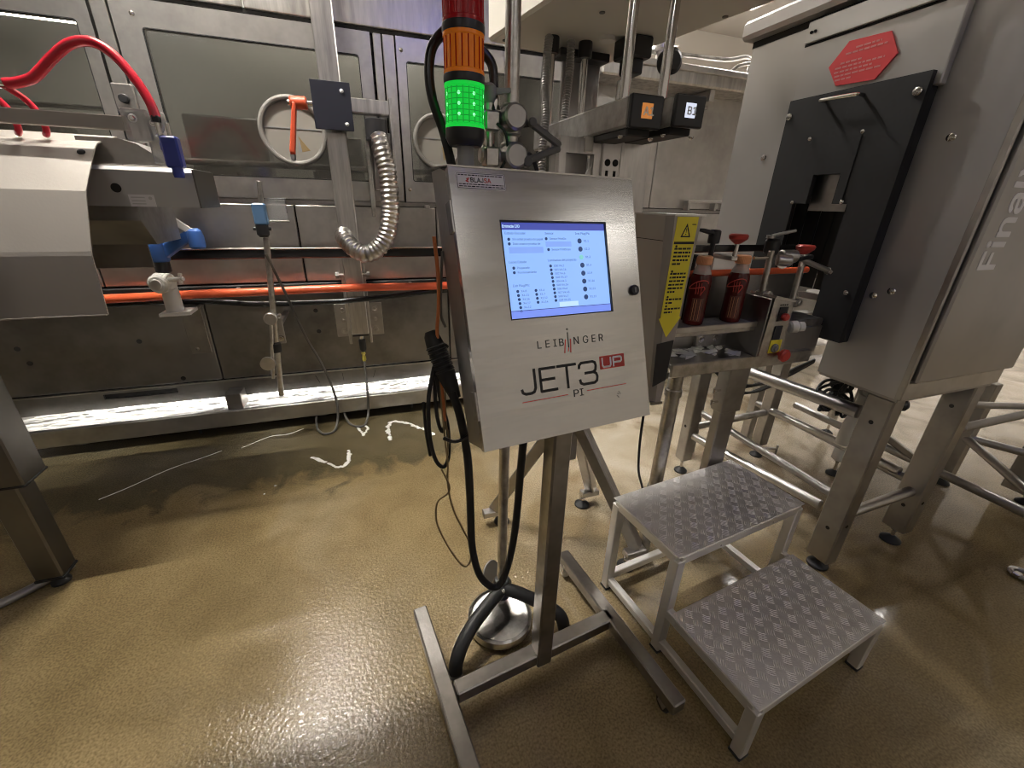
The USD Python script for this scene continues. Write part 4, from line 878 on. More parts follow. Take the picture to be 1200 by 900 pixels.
put(t, 'copper_fitting', [rod((1.10, 1.78, 1.80), (1.10, 1.78, 1.885), .013, 12), rod((1.06, 1.78, 1.77), (1.06, 1.78, 1.86), .008, 10)], 'steel_tube')
put(t, 'motor', [lathe([(.03, 0), (.045, .01), (.045, .05), (.03, .06)], (1.25, 1.70, 1.93), (0, 1, 0), 22)], 'black_plastic')
put(t, 'underside_socket', lathe([(.03, 0), (.03, .02), (.022, .022), (.022, .03)], (1.0, 1.80, 1.985), (0, 0, 1), 20), 'white_plastic')
# bracket and column that carry the beams
oB = sbox(.648, 1.475, .80, 1.60).difference(sbox(.672, 1.44, .775, 1.555))
put(t, 'bracket_frame', prism(oB, (0, 1.44, 0), (1, 0, 0), (0, 0, 1), .03), 'steel_brushed')
put(t, 'gusset', prism(Polygon([(.74, 1.47), (.79, 1.55), (.79, 1.47)]), (0, 1.43, 0), (1, 0, 0), (0, 0, 1), .008), 'steel')
put(t, 'bracket_back', box(.655, .80, 1.50, 1.51, 1.45, 1.60, .002), 'steel_dull')
pl = put(t, 'slotted_plate', box(.80, .872, 1.40, 1.45, 1.40, 1.605, .004), 'steel')
for x in (.822, .852):
    put(pl, 'hole', lathe([(.011, 0), (.011, .0012)], (x, 1.40, 1.532), (0, -1, 0), 18), 'dark_gap'); put(pl, 'slot', box(x - .005, x + .005, 1.3988, 1.4, 1.44, 1.508, 0), 'dark_gap')
put(t, 'white_tab', box(.735, .765, 1.405, 1.42, 1.56, 1.605, .002), 'housing_white')
put(t, 'rear_post', box(.905, 1.03, 1.46, 1.50, 1.30, 1.605, .004), 'steel_brushed'); put(t, 'gap_plate', box(.87, .905, 1.49, 1.50, 1.38, 1.605, 0), 'dark_gap')
put(t, 'stay', bar((.765, 1.45, 1.61), (.88, 1.45, 1.61), .05, .02), 'steel_dull')
# column and splayed legs
put(t, 'column', box(.70, .765, 1.31, 1.375, .42, 1.48, .005), 'steel_dull')
put(t, 'column_plate', box(.66, .87, 1.30, 1.50, 1.40, 1.415, .003), 'steel_dull')
put(t, 'short_column', box(.64, .672, 1.335, 1.365, .30, .66, .004), 'steel_dull')
top = V3(.72, 1.33, .62)
for fx, fy in ((.985, 1.515), (.975, 1.105), (.475, 1.52), (.46, 1.15)):
    e = V3(fx, fy, .075); d = unit(e - top)
    if (fx, fy) == (.46, 1.15): continue
    lg = put(t, 'splayed_leg', bar(top + V3(np.sign(fx - .7) * .03, 0, 0), e, .05, .05, bev=.005), 'steel_dull')
    f = foot(t, fx - .055 if fx > .6 else fx + .03, fy - .02, .05, .036)
    put(lg, 'foot_block', box(fx - .06, fx + .035, fy - .03, fy + .01, .045, .075, .003), 'steel')
# flexible conduits
single('grey_conduit', corrugated([(.765, 1.82, 1.98), (.75, 1.80, 1.90), (.73, 1.76, 1.80), (.715, 1.70, 1.70), (.69, 1.66, 1.58), (.68, 1.62, 1.45)], .0165, .010, .25, 14), 'hose_grey', 'long ribbed grey conduit hanging left of the rear column', 'conduit')
single('grey_conduit', corrugated([(.875, 1.86, 1.99), (.872, 1.85, 1.92), (.86, 1.83, 1.84), (.84, 1.80, 1.74), (.825, 1.78, 1.66)][::1], .0165, .010, .25, 14), 'hose_grey', 'short ribbed grey conduit between the two rear columns', 'conduit')

# the conveyor, what stands on it and the box beside it are drawn at 1/0.82 size and lower, then brought to size and height here
K_LINE, LIFT = 0.82, V3(0, 0, .252)
def line_on():
    global PRE
    PRE = lambda v: np.asarray(v) * K_LINE + LIFT
def line_off():
    global PRE
    PRE = None
line_on()
# ------------------------------------------------------------------ box with the yellow arrow label
t = thing('arrow_box', 'tapered grey steel box with a yellow downward arrow label', 'control box', V3(1.0, 1.3, .69) * K_LINE + LIFT)
yb = 1.22
def seca(z):    # outline of the box at height z (x, y), tapering downwards
    k = (1.378 - z) / (1.378 - .69)
    xl, xr = .966 + k * .055, 1.105 - k * .035
    return xl, xr
pts = []
for z in (.692, 1.374):
    xl, xr = seca(z)
    pts += [(xl, yb + .02, z), (xl + .02, yb, z), (xr - .006, yb, z), (xr, yb + .006, z), (xr, yb + .17, z), (xl - .005, yb + .18, z)]
put(t, 'body', hull(pts), 'sheet_matte', smooth=15)
put(t, 'lid', hull([(x, y, z) for x, y in ((.962, yb + .016), (.984, yb - .005), (1.11, yb - .005), (1.11, yb + .175), (.958, yb + .185)) for z in (1.374, 1.380)]), 'steel')
put(t, 'seam', bar((.966 + .006, yb + .021, 1.295), (.962 + .006, yb + .178, 1.295), .003, .002, bev=0), 'dark_gap')
uA = unit((seca(.7)[0] - seca(1.37)[0] - .004, 0, -.67)); 
yf = yb
arrow = Polygon([(.962 + .030, 1.372), (1.083, 1.372), (1.071, 1.03), (1.086, 1.030), (1.012, .955), (.944 + .014, 1.022), (.968 + .006, 1.022)])
arrow = Polygon([(.998, 1.372), (1.084, 1.372), (1.078, 1.035), (1.086, 1.033), (1.036, .958), (.990, 1.030), (.997, 1.032)])
put(t, 'arrow_label', prism(arrow, (0, yf, 0), (1, 0, 0), (0, 0, 1), .0012), 'yellow_label', label='yellow arrow label')
al = '/World/arrow_box/arrow_label'
tri = Polygon([(1.022, 1.308), (1.062, 1.308), (1.042, 1.352)])
put(al, 'warning_triangle', prism(tri.difference(tri.buffer(-.0042)), (0, yf - .0012, 0), (1, 0, 0), (0, 0, 1), .0005), 'print_black')
put(al, 'warning_mark', [prism(Polygon([(1.0405, 1.336), (1.0435, 1.336), (1.0428, 1.322), (1.0412, 1.322)]), (0, yf - .0012, 0), (1, 0, 0), (0, 0, 1), .0005), prism(Point(1.042, 1.3175).buffer(.0018), (0, yf - .0012, 0), (1, 0, 0), (0, 0, 1), .0005)], 'print_black')
rr = random.Random(5); words = [box(1.062, 1.078, yf - .0017, yf - .0012, 1.347, 1.350, 0)]
def para(z, n, xl=1.006, xr=1.074):
    for k in range(n):
        x = xl; zz = z - k * .0125; end = xr if k < n - 1 else xl + (xr - xl) * .5
        while x < end - .004:
            L = rr.uniform(.007, .017); words.append(box(x, min(x + L, end), yf - .0017, yf - .0012, zz, zz + .0062, 0)); x += L + .003
words.append(box(1.0, 1.082, yf - .0017, yf - .0012, 1.286, 1.294, 0))
para(1.268, 5); para(1.185, 6); para(1.096, 2); para(1.062, 2)
put(al, 'small_print', words, 'print_black', kind='stuff')
for z in (1.279, 1.196, 1.108, 1.075): put(al, 'number_dot', prism(Point(1.012, z).buffer(.0042), (0, yf - .0012, 0), (1, 0, 0), (0, 0, 1), .0006), 'print_black')
put(t, 'black_panel', prism(Polygon([(1.000, .935), (1.072, .945), (1.068, .785), (1.012, .762)]), (0, yf, 0), (1, 0, 0), (0, 0, 1), .003), 'black_plastic', label='black panel near the bottom')
put(t, 'bottom_plate', hull([(x, y, z) for x, y in ((1.02, yb - .003), (1.072, yb - .003), (1.072, yb + .17), (1.015, yb + .18)) for z in (.682, .693)]), 'steel_dull')
put(t, 'bracket', box(1.02, 1.08, yb + .17, 1.45, 1.0, 1.05, .003), 'steel_dull')
single('arrow_box_cable', pipe([(1.045, 1.28, .69), (1.043, 1.28, .62), (1.05, 1.285, .50), (1.062, 1.29, .40), (1.085, 1.30, .30), (1.12, 1.31, .22), (1.15, 1.31, .15)], .0055, 10), 'black_rubber', 'thin cable hanging from the bottom of the yellow-arrow box', 'cable')

# ------------------------------------------------------------------ conveyor with the bottles
t = thing('bottle_conveyor', 'stainless steel bottle conveyor on square legs between the arrow box and the tunnel machine', 'conveyor', (1.6, 1.3, 0))
put(t, 'chain_bed', box(1.08, 1.95, 1.29, 1.43, .925, .957, .004), 'steel_tube')
put(t, 'edge_strip', box(1.08, 1.565, 1.284, 1.292, .945, .968, .002), 'steel')
for x in np.arange(1.09, 1.62, .036): put(t, 'chain_link', box(x, x + .034, 1.315, 1.415, .957, .9595, .0008), 'grey_plastic')
put(t, 'side_plate', box(1.08, 1.95, 1.425, 1.44, .80, .925, .003), 'steel_dull'); put(t, 'side_plate', box(1.60, 1.95, 1.285, 1.30, .80, .925, .003), 'steel_dull')
put(t, 'shelf', box(1.13, 1.90, 1.27, 1.62, .800, .822, .004), 'steel')
put(t, 'shelf_front', box(1.13, 1.90, 1.262, 1.275, .765, .822, .004), 'steel_tube')
cr = []
for k in range(26):
    x, y = RNG.uniform(1.16, 1.5), RNG.uniform(1.30, 1.40); r = RNG.uniform(.008, .022)
    cr.append(hull(V3(x, y, .822 + r * .5) + RNG.normal(0, 1, (10, 3)) * V3(r, r, r * .4)))
put(t, 'wet_scraps', cr, 'foam', label='crumpled wet white scraps on the shelf', kind='stuff', smooth=False)
put(t, 'hanger_block', [box(1.36, 1.50, 1.40, 1.47, .83, .93, .006)], 'steel_tube')
put(t, 'clip', [bolt((1.38, 1.40, .87), (0, -1, 0), .010)], 'chrome'); put(t, 'clip', bolt((1.46, 1.40, .87), (0, -1, 0), .010), 'chrome')
# legs
put(t, 'round_leg', rod((1.27, 1.385, -.306), (1.27, 1.385, .80), .032, 26), 'steel_tube'); put(t, 'leg_ring', lathe([(.038, 0), (.038, .03), (.034, .035)], (1.27, 1.385, .62), n=26), 'steel_tube')
put(t, 'leg_ring', lathe([(.038, 0), (.038, .02), (.034, .025)], (1.27, 1.385, .10), n=26), 'steel_tube')
put(t, 'flat_leg', box(1.555, 1.655, 1.36, 1.41, -.306, .78, .005), 'steel_dull'); put(t, 'leg_sleeve', box(1.545, 1.665, 1.35, 1.42, .50, .80, .004), 'steel_dull')
for z in (.61, .55): put(t, 'sleeve_screw', [rod((1.51, 1.385, z), (1.55, 1.385, z), .006, 10), rod((1.508, 1.385, z - .013), (1.508, 1.385, z + .013), .005, 8)], 'chrome')
line_off()
put(t, 'rear_beam', box(1.2, 2.3, 1.56, 1.624, .85, .90, .004), 'steel_dull')
for x in (1.3, 2.0): put(t, 'cross_beam', box(x - .03, x + .03, 1.08, 1.57, .86, .895, .004), 'steel_dull')
for x in (1.62, 2.19):
    put(t, 'square_leg', box(x - .032, x + .032, 1.56, 1.624, .085, .86, .005), 'steel_dull')
    foot(t, x, 1.592, .085, .035)
put(t, 'leg_hole', lathe([(.008, 0), (.008, .001)], (1.588, 1.592, .30), (-1, 0, 0), 12), 'dark_gap')
put(t, 'foot_arm', [bar((2.19, 1.592, .05), (2.30, 1.55, .05), .014, .014), rod((2.30, 1.55, .0), (2.30, 1.55, .075), .007, 10)], 'steel_tube')
put(t, 'cross_rod', rod((1.65, 1.592, .285), (2.16, 1.592, .30), .020, 18), 'steel_tube')
put(t, 'long_tube', rod((1.63, 1.565, .245), (1.725, .91, .262), .021, 18), 'steel'); put(t, 'long_tube', rod((1.64, 1.50, .70), (1.725, .90, .705), .027, 18), 'steel_dull')
put(t, 'long_tube', rod((2.17, 1.565, .325), (2.19, .91, .335), .021, 18), 'steel')
for x, y, r in ():
    put(t, 'adjustable_leg', [rod((x, y, .10), (x, y, .30), r, 20)], 'white_plastic' if r > .033 else 'steel_tube'); put(t, 'leg_post', rod((x, y, .29), (x, y, .92), r * .9, 20), 'sheet_matte')
    foot(t, x, y, .10, .036)
line_on()
# guide rails, posts and knobs
put(t, 'guide_rail', box(1.10, 1.93, 1.425, 1.44, 1.235, 1.262, .003), 'black_gloss', label='black guide rail')
put(t, 'orange_rail', rod((1.10, 1.42, 1.150), (1.93, 1.42, 1.152), .014, 14), 'orange_plastic', label='orange guide rail')
put(t, 'back_plate', box(1.08, 1.60, 1.445, 1.455, .925, 1.135, .002), 'steel_dull'); put(t, 'back_plate', box(1.607, 1.95, 1.445, 1.455, .925, 1.135, .002), 'steel_dull')
for x, y in ((1.575, 1.32), (1.775, 1.33)):
    put(t, 'guide_post', rod((x, y, .955), (x - .01, y, 1.25), .012, 14), 'steel_tube')
put(t, 'post_clamp', [box(1.56, 1.60, 1.30, 1.345, 1.055, 1.09, .005), bolt((1.59, 1.30, 1.072), (0, -1, 0), .012)], 'steel_tube'); put(t, 'post_clamp', [box(1.75, 1.80, 1.31, 1.355, 1.01, 1.045, .005), bolt((1.79, 1.31, 1.03), (0, -1, 0), .012)], 'steel_tube')
put(t, 'clamp_block', lathe([(.018, 0), (.022, .005), (.022, .05), (.018, .055)], (1.58, 1.30, 1.215), (.8, -.55, 0), 18), 'steel_tube'); put(t, 'clamp_block', lathe([(.02, 0), (.026, .006), (.026, .07), (.02, .075)], (1.63, 1.33, 1.225), (1, -.15, 0), 18), 'steel_dull')
put(t, 'clamp_bolt', bolt((1.607, 1.29, 1.205), unit((-.4, -.9, 0)), .015), 'chrome')
put(t, 'guide_arm', rod((1.48, 1.32, 1.222), (1.57, 1.32, 1.222), .007, 10), 'chrome'); put(t, 'guide_arm', rod((1.70, 1.32, 1.225), (1.90, 1.30, 1.165), .011, 12), 'steel'); put(t, 'guide_arm', rod((1.64, 1.33, 1.235), (1.75, 1.32, 1.228), .008, 10), 'chrome')
put(t, 'arm_end', lathe([(.010, 0), (.015, .004), (.015, .018), (.01, .022)], (1.89, 1.303, 1.168), (.8, -.1, -.3), 14), 'chrome')
put(t, 'black_joint', lathe([(.024, 0), (.028, .006), (.028, .05), (.02, .06)], (1.585, 1.34, 1.235), n=20), 'black_plastic')
put(t, 'lever', [rod((1.57, 1.34, 1.305), (1.68, 1.33, 1.325), .006, 10), lathe([(.016, 0), (.016, .012)], (1.565, 1.34, 1.295), n=14)], 'hose_grey')
put(t, 'black_cross', bar((1.71, 1.31, 1.215), (1.80, 1.32, 1.222), .02, .018), 'black_plastic')
for x, y, z, nm in ((1.405, 1.345, 1.275, 'red knob behind the far bottle'), (1.748, 1.32, 1.235, 'red knob near the black curtain board')):
    k = put(t, 'knob', lathe([(.012, 0), (.020, .006), (.034, .018), (.036, .030), (.030, .036)], (x, y, z), n=26), 'red_knob', label='flat red knob'); put(k, 'knob_stem', rod((x, y, z - .05), (x, y, z), .009, 12), 'chrome')
put(t, 'knob_bracket', box(1.39, 1.42, 1.34, 1.47, 1.21, 1.228, .002), 'steel'); put(t, 'knob_post', rod((1.405, 1.46, .93), (1.405, 1.46, 1.23), .010, 12), 'steel_tube')
single('black_clamp_lever', [hull(np.vstack([lathe([(.020, 0), (.022, .006), (.022, .045), (.016, .05)], (1.30, 1.36, 1.275), n=18).vertices])), hull(np.vstack([rod((1.295, 1.36, 1.305), (1.295, 1.36, 1.318), .014, 12).vertices, rod((1.225, 1.35, 1.318), (1.225, 1.35, 1.33), .009, 12).vertices])), rod((1.30, 1.36, 1.21), (1.30, 1.36, 1.28), .010, 12), bar((1.30, 1.36, 1.215), (1.30, 1.445, 1.215), .02, .02), rod((1.30, 1.445, .93), (1.30, 1.445, 1.225), .010, 10)], 'black_plastic',
       'black clamp lever just right of the yellow-arrow box', 'lever')

def bottle(x, y, z, label):
    t = thing('juice_bottle', label, 'bottle', V3(x, y, z) * K_LINE + LIFT, 'dark red drink bottles on the conveyor')
    o = (x, y, z)
    put(t, 'body', lathe([(.030, 0), (.038, .004), (.0405, .016), (.0405, .045), (.0395, .06), (.0395, .125), (.0405, .14), (.0415, .16), (.0415, .178), (.039, .192), (.034, .204)], o, n=40), 'juice', smooth=50)
    put(t, 'neck', lathe([(.035, .2035), (.032, .214), (.026, .226), (.0235, .232), (.0235, .242)], o, n=36), 'bottle_clear', label='clear neck', smooth=50)
    c = put(t, 'cap', lathe([(.0265, .238), (.0285, .241), (.0285, .266), (.0265, .270), (.024, .271)], o, n=36), 'cap_peach', label='peach orange cap')
    put(c, 'cap_ribs', [rod(V3(x + .0285 * math.cos(a), y + .0285 * math.sin(a), z + .243), V3(x + .0285 * math.cos(a), y + .0285 * math.sin(a), z + .264), .0011, 5) for a in np.linspace(0, 6.283, 37)[:-1]], 'cap_peach', kind='stuff')
    # printed sleeve: red looped mark above a brown panel, facing the viewer
    th0 = math.atan2(-y, -x)
    def cyl(a, h, r): return V3(x + r * math.cos(th0 + a), y + r * math.sin(th0 + a), z + h)
    loop = [cyl(.85 * math.cos(k) - .1 + .22 * math.sin(k), .162 + .017 * math.sin(k + .5) - .004 * math.cos(2 * k), .0422 + .0004) for k in np.linspace(.3, 5.6, 22)] + [cyl(.55 - .35 * s, .152 - .028 * s, .0420) for s in np.linspace(.1, 1, 6)]
    put(t, 'loop_mark', pipe(loop, .0021, 6, 3), 'label_red', label='red looped mark')
    put(t, 'upright_strokes', [pipe([cyl(a, .172, .0424), cyl(a + .03, .15, .0418), cyl(a + .05, .128, .0405)], .0012, 6, 3) for a in (-.28, -.05, .18)], 'label_red')
    v, f = [], []
    aa = np.linspace(-.42, .62, 13)
    for r in (.0395, .0410):
        for h in (.020, .112):
            v += [cyl(a, h, r) for a in aa]
    n_ = len(aa)
    for k in range(n_ - 1):
        i0, i1, o0, o1 = k, n_ + k, 2 * n_ + k, 3 * n_ + k
        f += [(o0, o0 + 1, o1 + 1), (o0, o1 + 1, o1), (i0, i1 + 1, i0 + 1), (i0, i1, i1 + 1), (i1, o1 + 1, i1 + 1), (i1, o1, o1 + 1), (i0, i0 + 1, o0 + 1), (i0, o0 + 1, o0)]
    put(t, 'brown_panel', trimesh.Trimesh(np.array(v), np.array(f), process=False), 'label_brown', smooth=50)
    put(t, 'panel_strokes', [pipe([cyl(a, .024, .0412), cyl(a, .066, .0412), cyl(a, .108, .0412)], .0009, 6, 2) for a in (-.2, .02, .38)], 'cap_peach')
    return t
bottle(1.268, 1.352, .9595, 'dark red drink bottle with peach cap nearer the yellow-arrow box')
bottle(1.462, 1.352, .9595, 'dark red drink bottle with peach cap nearer the black curtain board')

t = thing('push_button_box', 'small steel push-button box with red buttons in front of the conveyor', 'control box', V3(1.6, 1.27, .8) * K_LINE + LIFT)
q0 = [(1.557, .828), (1.690, .805), (1.675, 1.055), (1.565, 1.078)]
ax = V3(1, -.06, 0)
def pb(x, z, o=0.0): return V3(x, 1.245 - o, z)
put(t, 'box', hull([V3(x, y, z) for x, z in q0 for y in (1.247, 1.262)] + [V3(x, 1.37, z) for x, z in q0]), 'steel_tube', smooth=15)
put(t, 'box_lip', hull([V3(x, y, z) for x, z in ((1.56, 1.074), (1.678, 1.052), (1.565, 1.083), (1.682, 1.06)) for y in (1.242, 1.37)]), 'steel')
put(t, 'left_plate', box(1.548, 1.556, 1.25, 1.60, .82, 1.07, .002), 'steel_dull')
def face(x0, x1, z0, z1, th, m, nm, **k): return put(t, nm, box(x0, x1, 1.247 - th, 1.2475, z0, z1, .001), m, **k)
face(1.604, 1.650, .975, 1.035, .004, 'black_plastic', 'button_plate'); face(1.606, 1.648, .895, .955, .004, 'navy_plate', 'display')
yp = face(1.604, 1.668, .835, .893, .003, 'yellow_label', 'stop_plate', label='yellow stop plate')
b = put(t, 'button', lathe([(.014, 0), (.016, .004), (.016, .014), (.012, .02)], (1.632, 1.243, .995), (0, -1, 0), 22), 'red_knob', label='red button')
put(t, 'key_switch', lathe([(.019, 0), (.019, .006), (.010, .008), (.010, .014)], (1.632, 1.244, .858), (0, -1, 0), 22), 'grey_plastic')
b = put(t, 'stop_button', lathe([(.010, 0), (.012, .016), (.026, .020), (.028, .034), (.020, .042)], (1.668, 1.245, .83), (0, -1, 0), 26), 'red_knob', label='red mushroom stop button')
put(t, 'label_row', [box(1.602 + .012 * k, 1.610 + .012 * k, 1.2465, 1.2475, 1.04, 1.046, 0) for k in range(4)], 'print_black')
t = thing('air_fitting', 'pale plastic air fitting with a ring beside the push-button box', 'fitting', V3(1.72, 1.27, .95) * K_LINE + LIFT)
put(t, 'fitting_body', [lathe([(.018, 0), (.026, .006), (.026, .03), (.018, .036)], (1.72, 1.27, .937), (.9, -.4, .1), 20), lathe([(.020, 0), (.020, .02)], (1.755, 1.255, .940), (.9, -.4, .1), 20)], 'white_plastic')
put(t, 'fitting_pipe', rod((1.70, 1.275, .937), (1.70, 1.30, .90), .010, 10), 'chrome')

line_off()
# black cables sagging from under the conveyor to the tunnel machine
for k in range(6):
    o = (k % 3) * .02; dz = k * .012
    single('sagging_cable', pipe([(1.60 + o, 1.50, .70 - dz), (1.74 + o, 1.53, .60 - dz), (1.92, 1.55 + o, .52 - dz * 1.2), (2.10, 1.56 + o, .525 - dz), (2.26, 1.58, .565 - dz * .6), (2.42, 1.58, .61 - dz * .3)], .0075 if k < 4 else .005, 8), 'black_rubber',
           ['uppermost', 'second from top', 'third from top', 'fourth from top', 'fifth from top', 'lowest'][k] + ' of the black cables sagging under the conveyor', 'cable', 'black cables under the conveyor')

# ------------------------------------------------------------------ tunnel inspection machine
XM, YM = 1.685, .79
t = thing('inspection_machine', 'tall grey inspection cabinet with a black curtain board and red hexagon sign', 'inspection machine', (2.0, 1.25, 0))
# near cheek and far cheek of the front, tunnel between them
fp = sbox(YM, .812, 1.76, 2.03).difference(sbox(1.075, .6, 1.47, 1.45)).difference(sbox(1.45, .6, 1.9, 1.0))
put(t, 'front_sheet', prism(fp, (XM + .004, 0, 0), (0, 1, 0), (0, 0, 1), (-.004, .016)), 'sheet_grey')
put(t, 'cabinet', box(XM + .02, 2.262, 1.63, 1.76, 1.0, 2.03, .004), 'steel_dull')
put(t, 'roof_box', box(XM + .02, 2.262, YM + .004, 1.76, 1.46, 2.03, .004), 'sheet_grey')
put(t, 'side_box', box(XM + .02, 2.262, YM + .006, 1.07, .812, 1.46, .004), 'sheet_grey')
put(t, 'tunnel_back', box(2.25, 2.262, 1.07, 1.64, 1.10, 1.46, 0), 'black_board')
put(t, 'tunnel_wall', box(XM + .02, 2.26, 1.065, 1.072, .95, 1.46, 0), 'black_board')
cp = put(t, 'top_cap', box(XM - .055, 2.29, YM - .02, 1.79, 2.052, 2.12, .014), 'sheet_grey'); put(t, 'cap_gap', box(XM + .0, 2.27, YM + .0, 1.765, 2.028, 2.055, 0), 'dark_gap')
# door on the near side with its black seam
put(t, 'side_frame', [box(1.690, 2.262, YM - .004, YM + .006, .812, .872, .002)], 'steel', label='lower rim of the side')
dr = put(t, 'side_door', box(1.708, 2.270, YM - .022, YM + .002, .876, 2.02, .006), 'sheet_door', label='side door with pale lettering')
put(t, 'door_seam', box(1.694, 1.709, YM - .0005, YM + .006, .872, 2.03, 0), 'dark_gap', label='dark door seam')
put(t, 'corner_edge', box(XM - .001, 1.696, YM - .010, YM + .012, .812, 2.03, .003), 'steel')
put(dr, 'door_lettering', text('FinalView', .084, (1.838, YM - .022, 1.238), (0, 0, 1), (-1, 0, 0), .0012, True, 1.0), 'print_white', label='pale FinalView lettering')
put(t, 'side_foot_strip', box(1.69, 2.235, YM, 1.07, .80, .814, .002), 'steel_dull')
# shaft plate that stands proud of the front, with the red sign; black curtain board below
XP = XM - .030
put(t, 'shaft_plate', box(XP, XM - .002, .985, 1.475, 1.75, 2.03, .003), 'sheet_grey')
put(t, 'slit_plate', box(XP - .014, XP, .985, 1.47, 1.965, 2.03, .002), 'sheet_grey'); put(t, 'slit', box(XP - .003, XP - .0005, .985, 1.475, 1.958, 1.966, 0), 'dark_gap')
for y in (1.45, 1.435): put(t, 'plate_screw', dome_screw((XP - .014, y, 1.995), (-1, 0, 0), .005), 'dark_gap')
XB = XM - .050
bd = sbox(1.002, .955, 1.464, 1.786).difference(sbox(1.183, 1.20, 1.284, 1.523)).difference(sbox(1.13, .90, 1.34, 1.425))
put(t, 'curtain_board', prism(bd, (XB, 0, 0), (0, 1, 0), (0, 0, 1), (0, .018)), 'black_board', label='black curtain board')
put(t, 'board_side', box(XB + .017, XM - .002, 1.002, 1.02, .955, 1.75, .002), 'black_board'); put(t, 'board_side', box(XB + .017, XM - .002, 1.445, 1.464, .955, 1.75, .002), 'black_board')
put(t, 'flap_board', prism(sbox(1.150, 1.425, 1.328, 1.640).difference(sbox(1.183, 1.42, 1.284, 1.523)), (XB - .0025, 0, 0), (0, 1, 0), (0, 0, 1), (0, .0025)), 'black_board', label='black flap board')
put(t, 'inner_plate', [box(XM - .01, XM - .004, 1.15, 1.30, 1.40, 1.60, 0)], 'steel')
for y in np.arange(1.09, 1.42, .06): put(t, 'curtain_strip', box(XM + .10, XM + .105, y, y + .055, 1.10, 1.44, .001), 'black_rubber')
for y, z, r in ((1.453, 1.733, .012), (1.026, 1.737, .013), (1.034, 1.134, .010), ): put(t, 'board_screw', dome_screw((XB, y, z), (-1, 0, 0), r), 'chrome')
for y, z in ((1.333, 1.645), (1.147, 1.647), (1.337, 1.429), (1.145, 1.431)): put(t, 'flap_screw', dome_screw((XB - .006, y, z), (-1, 0, 0), .008), 'chrome')
put(t, 'handle', pipe([(XB, 1.314, 1.760), (XB - .028, 1.314, 1.76), (XB - .033, 1.30, 1.76), (XB - .033, 1.20, 1.757), (XB - .028, 1.185, 1.756), (XB, 1.185, 1.756)], .0055, 10, 4), 'chrome', label='thin chrome handle')
sg = Polygon([(1.30, 1.932), (1.169, 1.924), (1.129, 1.858), (1.176, 1.799), (1.307, 1.806), (1.352, 1.869)])
s = put(t, 'hexagon_sign', prism(sg, (XP - .006, 0, 0), (0, 1, 0), (0, 0, 1), (0, .005)), 'red_sign', label='red hexagonal sign')
rr = random.Random(2); L = []
for z, y0, y1 in ((1.905, 1.19, 1.27), (1.893, 1.17, 1.30), (1.868, 1.24, 1.31), (1.856, 1.165, 1.325), (1.844, 1.20, 1.325), (1.832, 1.17, 1.32), (1.82, 1.26, 1.315)):
    y = y1
    while y > y0:
        l = rr.uniform(.008, .022); L.append(box(XP - .0068, XP - .006, max(y - l, y0), y, z, z + .005, 0)); y -= l + .004
put(s, 'sign_print', L, 'sign_print', kind='stuff')
for y, z in ((1.575, 1.604), (.923, 1.609), (.926, 1.158), (.975, 1.134)): put(t, 'front_screw', dome_screw((XM, y, z), (-1, 0, 0), .0125), 'chrome')
# legs and braces
for x in (1.692, 2.165):
    lg = put(t, 'leg', box(x, x + .062, .795, .885, .075 if x > 2 else .045, .80, .005), 'steel_dull')
    for z in (.21, .70): put(lg, 'leg_hole', lathe([(.008, 0), (.008, .001)], (x, .84, z), (-1, 0, 0), 12), 'dark_gap')
    put(lg, 'leg_hole', lathe([(.008, 0), (.008, .001)], (x + .03, .795, .245), (0, -1, 0), 12), 'dark_gap')
    foot(t, x + .03, .84, .075 if x > 2 else .045, .04)
for x in (1.75, 2.2): put(t, 'rear_leg', box(x, x + .05, 1.69, 1.745, .03, 1.0, .004), 'steel_dull')
put(t, 'brace', rod((1.73, .84, .255), (2.19, .84, .285), .021, 18), 'steel')
put(t, 'brace', rod((2.205, .86, .31), (2.205, 1.69, .31), .020, 16), 'steel_dull')
put(t, 'brace', rod((1.77, .88, .31), (1.77, 1.70, .31), .018, 16), 'steel_dull')
# next conveyor's frame on the right
t = thing('outfeed_frame', 'steel tube frame of the outfeed conveyor at the right edge', 'conveyor frame', (2.7, 1.0, 0))
put(t, 'tube', rod((2.44, 1.62, .30), (2.43, .35, .30), .020, 16), 'steel_dull'); put(t, 'tube', rod((2.36, .855, .56), (3.2, .845, .56), .018, 16), 'steel_dull')
put(t, 'tube', rod((2.98, 1.05, .30), (2.60, .62, .30), .020, 16), 'steel_dull'); put(t, 'tube', rod((2.98, 1.05, .30), (3.15, .72, .30), .020, 16), 'steel_dull')
put(t, 'tube', rod((2.30, .90, .66), (3.2, .86, .54), .016, 14), 'steel_dull')
put(t, 'post', box(2.95, 3.01, 1.02, 1.08, .05, .62, .004), 'steel_dull'); put(t, 'post', box(2.41, 2.47, .33, .39, .05, .62, .004), 'steel_dull'); put(t, 'post', box(3.17, 3.23, .70, .90, .05, .60, .004), 'steel_dull')
put(t, 'tube', rod((2.44, .36, .56), (3.2, .80, .56), .018, 14), 'steel_dull')
put(t, 'strut', bar((2.33, 1.08, .40), (2.44, .98, .31), .05, .03), 'steel_dull')
for x, y, r in ((2.46, 1.30, .036), (2.90, 1.66, .03)):
    put(t, 'adjustable_leg', [rod((x, y, .10), (x, y, .30), r, 20)], 'white_plastic' if r > .033 else 'steel_tube'); put(t, 'leg_post', rod((x, y, .29), (x, y, .95), r * .9, 20), 'sheet_matte')
    foot(t, x, y, .10, .036)
put(t, 'outfeed_bed', box(2.32, 3.4, 1.05, 1.72, .95, .99, .004), 'steel_dull')
foot(t, 2.44, .36, .05, .036); foot(t, 2.98, 1.05, .05, .036); foot(t, 3.2, .8, .05, .036)
